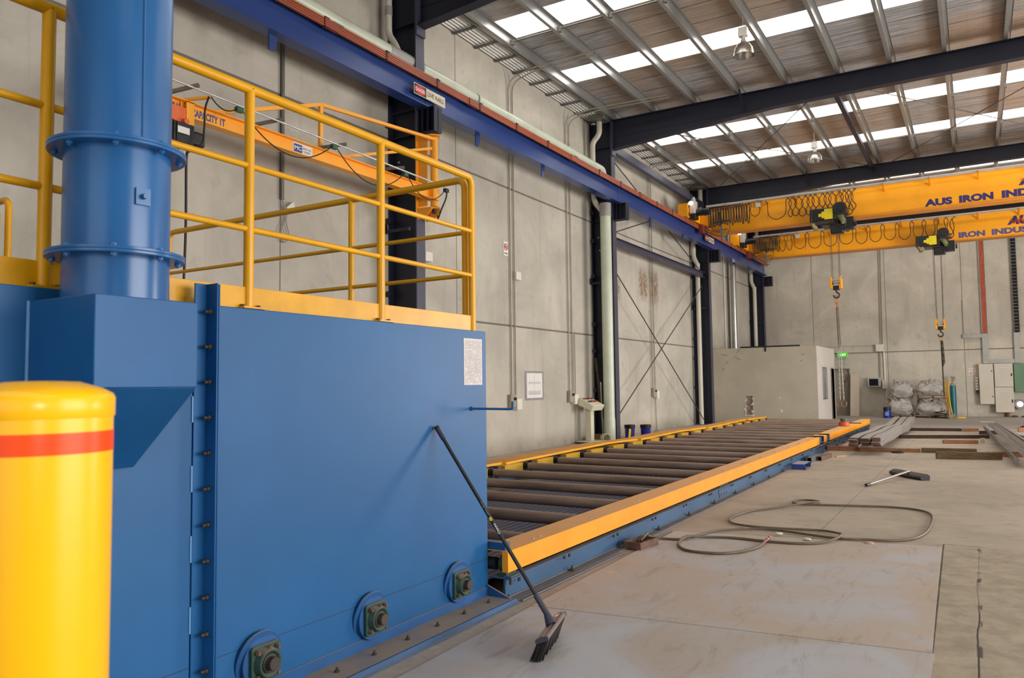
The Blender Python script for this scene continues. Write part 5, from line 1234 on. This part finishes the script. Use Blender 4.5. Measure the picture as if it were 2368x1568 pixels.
# torn hole with broken plasterboard edges
random.seed(8)
q = MB().box(hx0, hx1, OY0 + .05, OY0 + .088, hz0, hz1); q.build('hole_backing', M('hole_cavity', (150, 132, 116), .8, 0, .15, 6), t)
q = MB()
for k in range(16):
    side = k % 2; z = random.choice((random.uniform(hz0 - .03, hz0 + .2), random.uniform(hz0, hz1))); x = (hx0 if side else hx1) + random.uniform(-.03, .03)
    pts = [(x + random.uniform(.02, .07) * math.cos(a), z + random.uniform(.02, .06) * math.sin(a)) for a in (0, 1.2, 2.4, 3.6, 5)]
    q.prism(pts, 'y', OY0 - random.uniform(.004, .02), OY0)
for k in range(5):
    x = hx0 + (hx1 - hx0) * k / 4; q.prism([(x - .05, hz0 - .04), (x + .05, hz0 - .03), (x + .03, hz0 + .02), (x - .03, hz0 + .015)], 'y', OY0 - .012, OY0)
q.build('torn_plaster_edge', M('torn_plaster', (222, 214, 204), .85), t)
for (x, z, r) in ((-6.55, .95, .03), (-6.5, .45, .05)):
    MB().sphere((x, OY0, z), r, 10, 6, (1, .15, 1.3)).build('plaster_chip', M('torn_plaster', (222, 214, 204)), t)
q = MB()
for (x, z, L, a) in ((-8.75, 2.7, .25, -.2), (-8.25, 2.6, .3, -.5), (-8.15, 2.75, .2, .8), (-8.6, 2.3, .15, .9), (-5.7, 2.6, .12, .2), (-5.75, 2.35, .1, .4), (-8.72, 2.05, .12, 1.2)):
    q.bar((x, OY0 - .001, z), (x + L * math.cos(a), OY0 - .001, z + L * math.sin(a)), .002, .018, (0, 0, 1))
q.build('scuff_mark', M('scuff_grey', (96, 88, 74), .8), t)
# window and doorway
wf = MB().box(OX - .06, OX + .015, wy0 - .09, wy0, wz0 - .09, wz1 + .09).box(OX - .06, OX + .015, wy1, wy1 + .09, wz0 - .09, wz1 + .09).box(OX - .06, OX + .015, wy0, wy1, wz1, wz1 + .09).box(OX - .06, OX + .015, wy0, wy1, wz0 - .09, wz0).build('window_frame', OFFS, t)
for a, b in ((wy0, wy0 + .04), (wy0 + .5, wy0 + .6), (wy1 - .04, wy1)): MB().box(OX - .05, OX + .005, a, b, wz0, wz1).build('window_bar', CHROME, wf)
MB().box(OX - .05, OX + .005, wy0 + .04, wy1 - .04, wz1 - .04, wz1).box(OX - .05, OX + .005, wy0 + .04, wy1 - .04, wz0, wz0 + .04).build('window_rail', CHROME, wf)
g = NT('office_glass'); gm = g.bsdf(lin((226, 232, 232)), .05, 0, trans=.85)
MB().box(OX - .03, OX - .024, wy0 + .04, wy1 - .04, wz0 + .04, wz1 - .04).build('window_pane', gm, wf)
MB().box(OX - .1, OX + .012, dy0 - .06, dy0, 0, 2.16).box(OX - .1, OX + .012, dy1, dy1 + .06, 0, 2.16).box(OX - .1, OX + .012, dy0, dy1, 2.1, 2.16).build('door_frame', OFFW, t)
tag(MB().box(-8.0, -5.75, OY0 - .02, OY0 + .1, OZ + .003, OZ + .055).box(-7.05, -7.0, OY0 - .03, OY0 - .005, OZ - .17, OZ + .003).build('steel_bar', BLACK), 'long black bar lying along the top edge of the site office wall', 'steel bar')
tag(MB().box(-5.9, -5.35, 33.6, 34.2, OZ + .003, OZ + .06).build('red_board', RED), 'red flat item lying on the office roof near its right corner', 'board')
# personnel door
dr = MB().box(DX0 + .001, DX1 - .001, YB + .05, YB + .19, .0, DZ - .001).build('door_1', M('door_beige', (150, 140, 122), .6, 0, .06, 2)); struct(dr, 'beige personnel door in the back wall')
MB().cyl((DX0 + .12, YB + .0, 1.02), (DX0 + .12, YB + .06, 1.02), .05, n=14).cyl((DX0 + .12, YB + .0, 1.22), (DX0 + .12, YB + .06, 1.22), .035, n=14).build('door_handle', M('lock_brown', (86, 60, 44), .5, .3), dr)
struct(MB().box(DX0 - .05, DX0, YB - .02, YB + .1, 0, DZ + .05).box(DX1, DX1 + .05, YB - .02, YB + .1, 0, DZ + .05).box(DX0, DX1, YB - .02, YB + .1, DZ, DZ + .05).build('trim_1', M('frame_taupe', (130, 118, 100), .6)), 'door frame in the back wall')
MB().tube(arc((-5.2, YB + .03, 1.75), .12, -PI, 0, (1, 0, 0), (0, 0, 1.6), 12), .012, 6).build('door_loop', GALVD, dr)
# exit sign
t = thing('exit_sign', 'green lit EXIT sign on the back wall above the door', 'sign', (-5.23, YB - .06, 2.67))
MB().box(-5.46, -5.02, YB - .08, YB - .005, 2.67, 2.89).build('housing', WHITEB, t)
MB().box(-5.45, -5.03, YB - .084, YB - .0805, 2.68, 2.88).build('green_face', emit_mat('exit_green', (24, 200, 20), 1.0), t)
MB().text('EXIT', (-5.33, YB - .0855, 2.725), (1, 0, 0), (0, 0, 1), .11, .26, .03).build('exit_lettering', emit_mat('exit_white', (226, 255, 190), 1.3), t)
MB().text('<', (-5.42, YB - .0855, 2.735), (1, 0, 0), (0, 0, 1), .09, .06, .02).build('arrow_mark', emit_mat('exit_white2', (226, 255, 190), 1.1), t)
# leaning board
q = MB(); q.add([(-4.93, 37.62, 0), (-4.56, 37.6, 0), (-4.56, 37.67, 0), (-4.93, 37.69, 0), (-4.9, 37.98, 1.9), (-4.53, 37.96, 1.9), (-4.53, 38.03, 1.9), (-4.9, 38.05, 1.9)], [(0, 3, 2, 1), (4, 5, 6, 7), (0, 1, 5, 4), (1, 2, 6, 5), (2, 3, 7, 6), (3, 0, 4, 7)])
tag(q.build('leaning_panel', M('panel_buff', (200, 186, 164), .7, 0, .06, 2)), 'narrow buff board standing against the back wall right of the door', 'board')
# screen
t = thing('wall_screen', 'pale framed box with a black screen mounted on the back wall', 'screen', (-3.94, YB - .15, 1.3))
MB().box(-4.2, -3.66, YB - .26, YB - .005, 1.3, 1.7).build('housing', M('screen_housing', (176, 176, 180), .45), t, .01)
MB().box(-4.13, -3.76, YB - .267, YB - .2605, 1.345, 1.655).build('screen_glass', M('screen_black', (10, 12, 22), .12), t, .004)
# switch gear along the joint
tag(MB().box(-3.82, -3.5, YB - .16, YB - .005, 2.88, 3.2).build('junction_box', WHITEB, None, .008), 'white square junction box high on the back wall above the screen', 'junction box')
tag(MB().box(-3.62, -3.43, YB - .14, YB - .005, 1.21, 1.6).build('junction_box', BEIGE, None, .008), 'beige upright junction box on the back wall right of the screen', 'junction box')
def bcond(pts, r, label, m=CONDT): return tag(MB().tube(fillet(pts, .06), r, 8).build('conduit', m), label, 'conduit', 'back wall conduits')
yc = YB - .035
bcond([(-3.51, yc, 2.87), (-3.5, yc, 1.61)], .033, 'white conduit between the two junction boxes by the screen', WHITEB)
bcond([(-3.48, yc, 1.2), (-3.48, yc, .05)], .02, 'white conduit running down behind the bulk bags', WHITEB)
bcond([(-3.7, yc, 2.87), (-3.72, yc, 1.71)], .012, 'thin conduit dropping to the screen, left one'); bcond([(-3.66, yc, 2.87), (-3.68, yc, 1.71)], .012, 'thin conduit dropping to the screen, right one')
bcond([(-3.62, yc, 3.21), (-3.55, yc, 8.6)], .016, 'thin back wall conduit rising above the junction box, left one'); bcond([(-3.54, yc, 3.21), (-3.47, yc, 8.6)], .016, 'thin back wall conduit rising above the junction box, right one')
bcond([(-5.02, yc, 2.86), (-3.83, yc, 2.86)], .014, 'horizontal conduit between the exit sign and the junction box'); bcond([(-6.3, yc, 3.17), (-3.83, yc, 3.17)], .008, 'upper thin horizontal line above the exit sign')
bcond([(-.38, yc, 3.52), (-.38, yc, 5.0)], .016, 'short thin conduit above the left end of the cable trunking')
# cable trunking
def trunk(x0, x1, z0, z1, label, m=GALV): return tag(MB().box(x0, x1, YB - .11, YB - .005, z0, z1).build('cable_trunking', M('trunking_zinc', (172, 172, 166), .5, .3, .1, 4), None, .003), label, 'cable tray', 'galvanised cable trunking')
trunk(-.42, .27, 3.34, 3.5, 'short horizontal galvanised trunking at the foot of the red cables')
trunk(.275, .49, 2.24, 3.5, 'upright galvanised trunking above the tall beige cabinet')
trunk(.495, 1.4, 2.24, 2.4, 'horizontal galvanised trunking above the paired cabinets')
trunk(1.405, 1.6, 2.24, 3.5, 'upright galvanised trunking below the black cable ladder')
t = thing('cable_ladder', 'upright cable ladder filled with red cables on the back wall', 'cable tray', (.4, YB - .06, 3.51), 'cable ladders on the back wall')
MB().box(.29, .31, YB - .1, YB - .01, 3.51, 9.1).box(.49, .51, YB - .1, YB - .01, 3.51, 9.1).build('side_rail', GALV, t)
for k in range(3): MB().cyl((.345 + k * .052, YB - .07, 3.51), (.345 + k * .052, YB - .07, 9.1), .025, n=10).build('red_cable', REDO, t)
t = thing('cable_ladder', 'upright cable ladder filled with black cables at the right of the back wall', 'cable tray', (1.5, YB - .06, 3.51), 'cable ladders on the back wall')
MB().box(1.43, 1.45, YB - .12, YB - .01, 3.51, 9.1).box(1.62, 1.64, YB - .12, YB - .01, 3.51, 9.1).build('side_rail', GALVD, t)
for k in range(3): MB().cyl((1.485 + k * .052, YB - .06, 3.51), (1.485 + k * .052, YB - .06, 9.1), .024, n=10).build('black_cable', BLACK, t)
q = MB()
for k in range(40): q.box(1.45, 1.62, YB - .1, YB - .09, 3.6 + k * .137, 3.625 + k * .137)
q.build('cable_clip', GALVD, t)
# cabinets
def cabinet(x0, x1, z0, z1, dep, m, label, locks=(), parts=1):
    t = thing('electrical_cabinet', label, 'cabinet', ((x0 + x1) / 2, YB - dep / 2, z0), 'electrical cabinets on the back wall')
    MB().box(x0, x1, YB - dep + .03, YB - .005, z0, z1).build('body', m, t, .008)
    d = MB().box(x0 + .004, x1 - .004, YB - dep, YB - dep + .026, z0 + .004, z1 - .004).build('door', m, t, .008)
    for (lx, lz, h) in locks: MB().box(lx - .025, lx + .025, YB - dep - .014, YB - dep - .001, lz - h, lz + h).build('lock', STEELD, d, .004)
    return d
cabinet(.1, .62, .53, 2.215, .3, BEIGE, 'tall beige electrical cabinet, left one of the row', ((.56, 1.92, .02), (.56, .85, .02)))
d = cabinet(.65, 1.31, 1.245, 2.22, .32, BEIGE, 'upper beige electrical cabinet with small white writing', ((1.25, 1.75, .06),))
MB().text('Fuse Loads', (.86, YB - .3225, 2.04), (1, 0, 0), (0, 0, 1), .05, .24, .01).build('marker_writing', PAPER, d)
d = cabinet(.64, 1.3, .19, 1.235, .34, BEIGE, 'lower beige electrical cabinet below the one with writing', ((1.24, .66, .07),))
MB().text('E C B', (.88, YB - .3425, 1.06), (1, 0, 0), (0, 0, 1), .05, .22, .01).build('marker_writing', PAPER, d)
cabinet(1.34, 2.1, 1.03, 2.21, .3, CABG, 'green electrical cabinet at the right picture edge', ())
tag(MB().cyl((1.06, YB - .12, .004), (1.06, YB - .12, .19), .06, n=12).build('conduit_stub', M('stub_orange', (150, 70, 44), .6)), 'orange brown conduit stub between the floor and the lower beige cabinet', 'conduit')
# warning notice and isolators
t = thing('warning_notice', 'small white notice with red print on the back wall left of the cabinets', 'sign', (-.13, YB - .01, 1.76))
MB().box(-.27, .0, YB - .012, YB - .004, 1.76, 2.06).build('board', PAPER, t)
MB().text('DANGER', (-.24, YB - .0135, 1.98), (1, 0, 0), (0, 0, 1), .04, .2, .01).text('NO ENTRY', (-.24, YB - .0135, 1.92), (1, 0, 0), (0, 0, 1), .03, .2, .01).box(-.24, -.02, YB - .0135, YB - .0125, 1.785, 1.795).box(-.23, -.17, YB - .0135, YB - .0125, 1.81, 1.87).box(-.15, -.03, YB - .0135, YB - .0125, 1.84, 1.86).build('red_print', M('print_red', (196, 90, 90), .6), t)
for k in range(5):
    z = 1.62 - k * .115
    tag(MB().box(-.04, .075, YB - .12, YB - .005, z - .045, z + .05).build('isolator_switch', WHITEB, None, .006), ('topmost', 'second', 'third', 'fourth', 'lowest')[k] + ' white isolator in the column beside the tall beige cabinet', 'switch', 'isolators by the cabinets')
t = thing('dark_socket', 'dark round socket below the column of white isolators', 'socket', (.02, YB - .07, .98))
MB().box(-.04, .08, YB - .1, YB - .005, .96, 1.12).build('housing', GALVD, t); MB().cyl((.02, YB - .1, 1.06), (.02, YB - .14, 1.06), .05, n=14).build('socket', BLACK, t)
# convex reflector; its glow stands in for the flash reflection
t = thing('wall_reflector', 'round grey rimmed reflector with added flash glow, low on the back wall at right', 'lamp', (1.5, YB - .2, .38))
MB().lathe([(.03, .0), (.16, -.04), (.2, -.1), (.19, -.12), (.15, -.06)], (1.5, YB - .14, .53), 'y', 28, True, False).build('rim', M('reflector_rim_grey', (86, 80, 78), .4, .3), t)
MB().sphere((1.5, YB - .22, .53), .11, 18, 10, (1, .5, 1)).build('glass', emit_mat('reflector_glint_glow', (255, 250, 246), 4), t)
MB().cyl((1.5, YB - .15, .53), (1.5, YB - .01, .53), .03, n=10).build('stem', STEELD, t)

# bulk bags on pallets
def bag_mat():
    t = NT('bulk_bag_fabric'); o = t.obj(); a = t.noise(o, 5, 7, .65, 1.2); b = t.noise(t.mapv(o, (1, 1, 3.5)), 6, 6, .6, 1.6)
    cc = t.mix(t.ramp(b, .35, .65), lin((168, 160, 152)), lin((206, 199, 192))); cc = t.mix(t.ramp(a, .5, .72, 0, .75), cc, lin((112, 98, 88)))
    return t.bsdf(cc, .6, 0, t.math('ADD', a, b), .8, .05)
BAG = bag_mat()
def bulk_bag(cx, cy, z, w, d, h, seed, label, top=.5, spout=False):
    rnd = random.Random(seed); q = MB(); n, m = 40, 22; vs = []
    ph = [rnd.uniform(0, 6.28) for _ in range(10)]
    for j in range(m + 1):
        f = j / m
        for i in range(n):
            a = 2 * PI * i / n; ca, sa = math.cos(a), math.sin(a)
            e = 3.2 if f < .7 else 3.2 - (f - .7) * 3
            sx = math.copysign(abs(ca) ** (2 / e), ca); sy = math.copysign(abs(sa) ** (2 / e), sa)
            bul = .86 + .2 * math.sin(PI * min(f / .8, 1)) if f < .8 else .86 - (f - .8) / .2 * (.86 - top)
            wr = .035 * math.sin(5 * a + ph[0] + 7 * f) + .03 * math.sin(9 * a + ph[1] - 11 * f) + .022 * math.sin(14 * f + ph[2] + 3 * a) + .02 * math.sin(17 * a + ph[3] + 5 * f) * f
            r = bul * (1 + wr)
            zz = z + h * f + .03 * math.sin(4 * a + ph[4]) * f + .05 * math.sin(2 * a + ph[5]) * f * f + (.05 * math.sin(7 * a + ph[6]) if f > .85 else 0)
            vs.append((cx + sx * w / 2 * r, cy + sy * d / 2 * r, max(zz, z)))
    vs.append((cx, cy, z + h * (.98 if not spout else 1.06)))
    fs = [(j * n + i, j * n + (i + 1) % n, (j + 1) * n + (i + 1) % n, (j + 1) * n + i) for j in range(m) for i in range(n)]
    fs += [(m * n + i, m * n + (i + 1) % n, (m + 1) * n) for i in range(n)] + [tuple(reversed(range(n)))]
    q.add(vs, fs)
    root = tag(q.build('bulk_bag', BAG, sharp=60), label, 'bag', 'white bulk bags on pallets')
    fl_ = MB()
    for k in range(9):
        a = rnd.uniform(-PI, 0) if k < 7 else rnd.uniform(0, PI); r = .36 * w; p = V((cx + r * math.cos(a), cy + r * math.sin(a) * d / w, z + h * .9))
        u = V((rnd.uniform(.12, .25), rnd.uniform(-.05, .05), rnd.uniform(-.12, .1))); v_ = V((rnd.uniform(-.08, .08), -.03, rnd.uniform(.06, .14)))
        g = [[p + u * (x - .5) * 1.2 + v_ * y + V((0, .03 * math.sin(x * 7 + k), .03 * math.sin(x * 5 + y * 4 + k))) for x in (0, .25, .5, .75, 1)] for y in (-.6, 0, .6, 1)]
        base = [pt for row in g for pt in row]
        fl_.add(base, [(r0 * 5 + c, r0 * 5 + c + 1, r0 * 5 + c + 6, r0 * 5 + c + 5) for r0 in range(3) for c in range(4)])
    fo = fl_.build('fabric_flaps', BAG, root, sharp=80)  # loose flaps of fabric around the top of the bag
    s = fo.modifiers.new('thick', 'SOLIDIFY'); s.thickness = .006
    return root
def pallet(x0, x1, y0, y1, z, label):
    t = thing('pallet', label, 'pallet', ((x0 + x1) / 2, (y0 + y1) / 2, z), 'wooden pallets')
    m = wood('pallet_wood', (122, 98, 74), (152, 126, 98))
    for k in range(5):
        y = y0 + (y1 - y0 - .1) * k / 4; MB().box(x0, x1, y, y + .1, z + .1, z + .122).build('deck_board', m, t)
    for k in range(3):
        x = x0 + (x1 - x0 - .06) * k / 2; MB().box(x, x + .06, y0, y1, z + .022, z + .1).build('stringer', m, t)
    for k in range(3):
        y = y0 + (y1 - y0 - .1) * k / 2; MB().box(x0, x1, y, y + .1, z, z + .022).build('base_board', m, t)
pallet(-3.4, -2.36, 36.15, 37.3, .001, 'wooden pallet under the two stacked bulk bags on the left')
pallet(-2.3, -1.1, 36.15, 37.3, .001, 'wooden pallet on the floor under the lower right bulk bag')
bulk_bag(-2.85, 36.72, .125, .98, 1.0, .68, 1, 'lower left bulk bag on the pallet beside the blue drum', .6)
bulk_bag(-2.74, 36.75, .86, .84, .85, .62, 2, 'upper left bulk bag with a gathered peak, stacked on another', .3, True)
bulk_bag(-1.68, 36.72, .125, 1.1, .98, .6, 3, 'lower right bulk bag with torn flaps, under the raised pallet', .55)
pallet(-2.2, -1.02, 36.2, 37.3, .8, 'wooden pallet lying on the lower right bulk bag')
bulk_bag(-1.66, 36.75, .925, 1.08, 1.0, .56, 4, 'upper right bulk bag on the raised pallet behind the chain sling', .62)
# drum on pallet front
t = thing('drum', 'small blue drum with black top standing left of the bulk bags', 'drum', (-3.27, 35.95, .001))
MB().lathe([(.14, .001), (.145, .02), (.145, .3), (.14, .34)], (-3.27, 35.95, 0), n=28).build('body', BUCK, t)
MB().lathe([(.146, .33), (.15, .35), (.15, .44), (.13, .46)], (-3.27, 35.95, 0), n=28).build('lid', BLACKP, t)
MB().box(-3.34, -3.2, 35.803, 35.81, .1, .26).build('pale_label', M('drum_label', (120, 150, 210), .5), t)
# gas cylinder
cx, cy = -.87, 37.85
t = thing('gas_cylinder', 'teal gas cylinder with valve standing against the back wall', 'gas cylinder', (cx, cy, .002))
MB().lathe([(.1, .002), (.115, .02), (.115, 1.24), (.105, 1.32)], (cx, cy, 0), n=32).build('body', TEAL, t)
MB().lathe([(.1055, 1.32), (.095, 1.36), (.06, 1.42), (.035, 1.45), (.03, 1.5)], (cx, cy, 0), n=32).build('shoulder', M('shoulder_grey', (150, 140, 120), .45), t)
MB().cyl((cx, cy, 1.5), (cx, cy, 1.6), .028, n=14).cyl((cx - .05, cy, 1.57), (cx + .09, cy, 1.57), .02, n=12).build('valve', M('valve_brass', (150, 120, 80), .35, .7), t)
MB().cyl((cx + .05, cy - .06, 1.66), (cx + .05, cy - .03, 1.66), .045, n=18).cyl((cx - .04, cy - .05, 1.68), (cx - .04, cy - .02, 1.68), .035, n=18).cyl((cx, cy, 1.6), (cx, cy, 1.66), .015, n=8).build('gauge', GALVD, t)
# yellow hoses
for k, (x0, x1, l) in enumerate(((-1.16, -.95, 'yellow hose drooping beside the gas cylinder, left strand'), (-1.1, -.9, 'yellow hose drooping beside the gas cylinder, middle strand'), (-1.05, -.85, 'yellow hose drooping beside the gas cylinder, right strand'))):
    yo = -.06 * k; pts = [(x0 + .05, 36.95, 1.5 + .05 * k), (x0 + .06, 36.5 + yo, 1.42), (x0 + .06, 36.2 + yo, 1.15), (x0 + .1, 36.05 + yo, .6), (x1 - .02, 36.0 + yo, .1), (x1 + .05, 35.98 + yo, .025)]
    if k == 1: pts[-1] = (x1 - .1, 35.88, .025); pts[-2] = (x1 - .08, 35.92, .1)
    tag(MB().tube(smooth_path(pts, 5), .02, 8).build('yellow_hose', M('hose_yellow', (228, 176, 20), .45)), l, 'hose', 'yellow hoses by the gas cylinder')
tag(MB().tube(smooth_path([(-1.3 + .3 * math.cos(a) * (1 - .02 * k), 35.9 + .2 * math.sin(a), .02 + .012 * k) for k, a in enumerate([i * .5 for i in range(26)])], 2), .02, 6).build('black_cable_coil', BLACK), 'dark coil of cable on the floor in front of the right hand pallet', 'cable')
tag(MB().box(-.99, -.75, 35.2, 35.6, 0, .19).build('timber_block', wood('block_grey_wood', (150, 128, 104), (172, 150, 126)), None, .006), 'squared timber block on the floor in front of the gas cylinder', 'wood block')
tag(MB().box(-.72, -.42, 36.4, 36.5, 0, .05).build('yellow_wedge', M('signal_yellow', (246, 200, 20), .4)), 'small yellow piece on the floor right of the timber block', 'wedge')
for k, (x, y, l) in enumerate(((1.3, 37.9, 'dark scrap on the floor below the round wall reflector, left piece'), (1.62, 37.7, 'dark scrap on the floor below the round wall reflector, right piece'))):
    tag(MB().sphere((x, y, .04), .12, 10, 6, (1, .6, .33)).build('floor_scrap', RUST), l, 'scrap', 'scraps below the wall lamp')
tag(MB().box(.05, .5, 33.2, 33.6, .0, .004).build('paper_scrap', PAPER), 'white scrap of paper lying on the floor before the back wall', 'paper')
# ================================================================== LIGHT
wd = bpy.data.worlds.new('world'); S.world = wd; wd.use_nodes = True
bg = wd.node_tree.nodes['Background']; bg.inputs[0].default_value = lin((214, 226, 240)); bg.inputs[1].default_value = 1.0
def door_light(name, loc, rot, sx, sy, power, col):
    l = bpy.data.lights.new(name, 'AREA'); l.shape = 'RECTANGLE'; l.size = sx; l.size_y = sy; l.energy = power; l.color = col
    o = bpy.data.objects.new(name, l); COL.objects.link(o); o.location = loc; o.rotation_euler = rot; return o
# daylight coming in through the open roller doors (right wall and behind the camera)
door_light('daylight_right_door', (XR - .02, 6, 2.8), (0, PI / 2, 0), 5.4, 9.8, 1250, (1, .965, .92))
door_light('daylight_far_right_door', (XR - .02, 23.5, 2.5), (0, PI / 2, 0), 4.8, 5.8, 1800, (1, .97, .93))
door_light('daylight_front_door', (1, YF + .02, 2.8), (PI / 2, 0, 0), 8.8, 5.4, 110, (1, .97, .93))
# the camera's flash, held a little above and left of the lens
fl_ = bpy.data.lights.new('camera_flash', 'POINT'); fl_.energy = 30; fl_.shadow_soft_size = .025; fl_.color = (1, .97, .93)
o = bpy.data.objects.new('camera_flash', fl_); COL.objects.link(o); o.location = EYE - CR * .08 + CU * .137 - CF * .02

vs = S.view_settings; vs.view_transform = 'Standard'; vs.look = 'None'; vs.gamma = 1; vs.use_curve_mapping = False; vs.exposure = 0.12
S.cycles.use_denoising = True
S.cycles.max_bounces = 8; S.cycles.diffuse_bounces = 5; S.cycles.glossy_bounces = 3; S.cycles.caustics_reflective = False; S.cycles.caustics_refractive = False
S.cycles.sample_clamp_indirect = 6
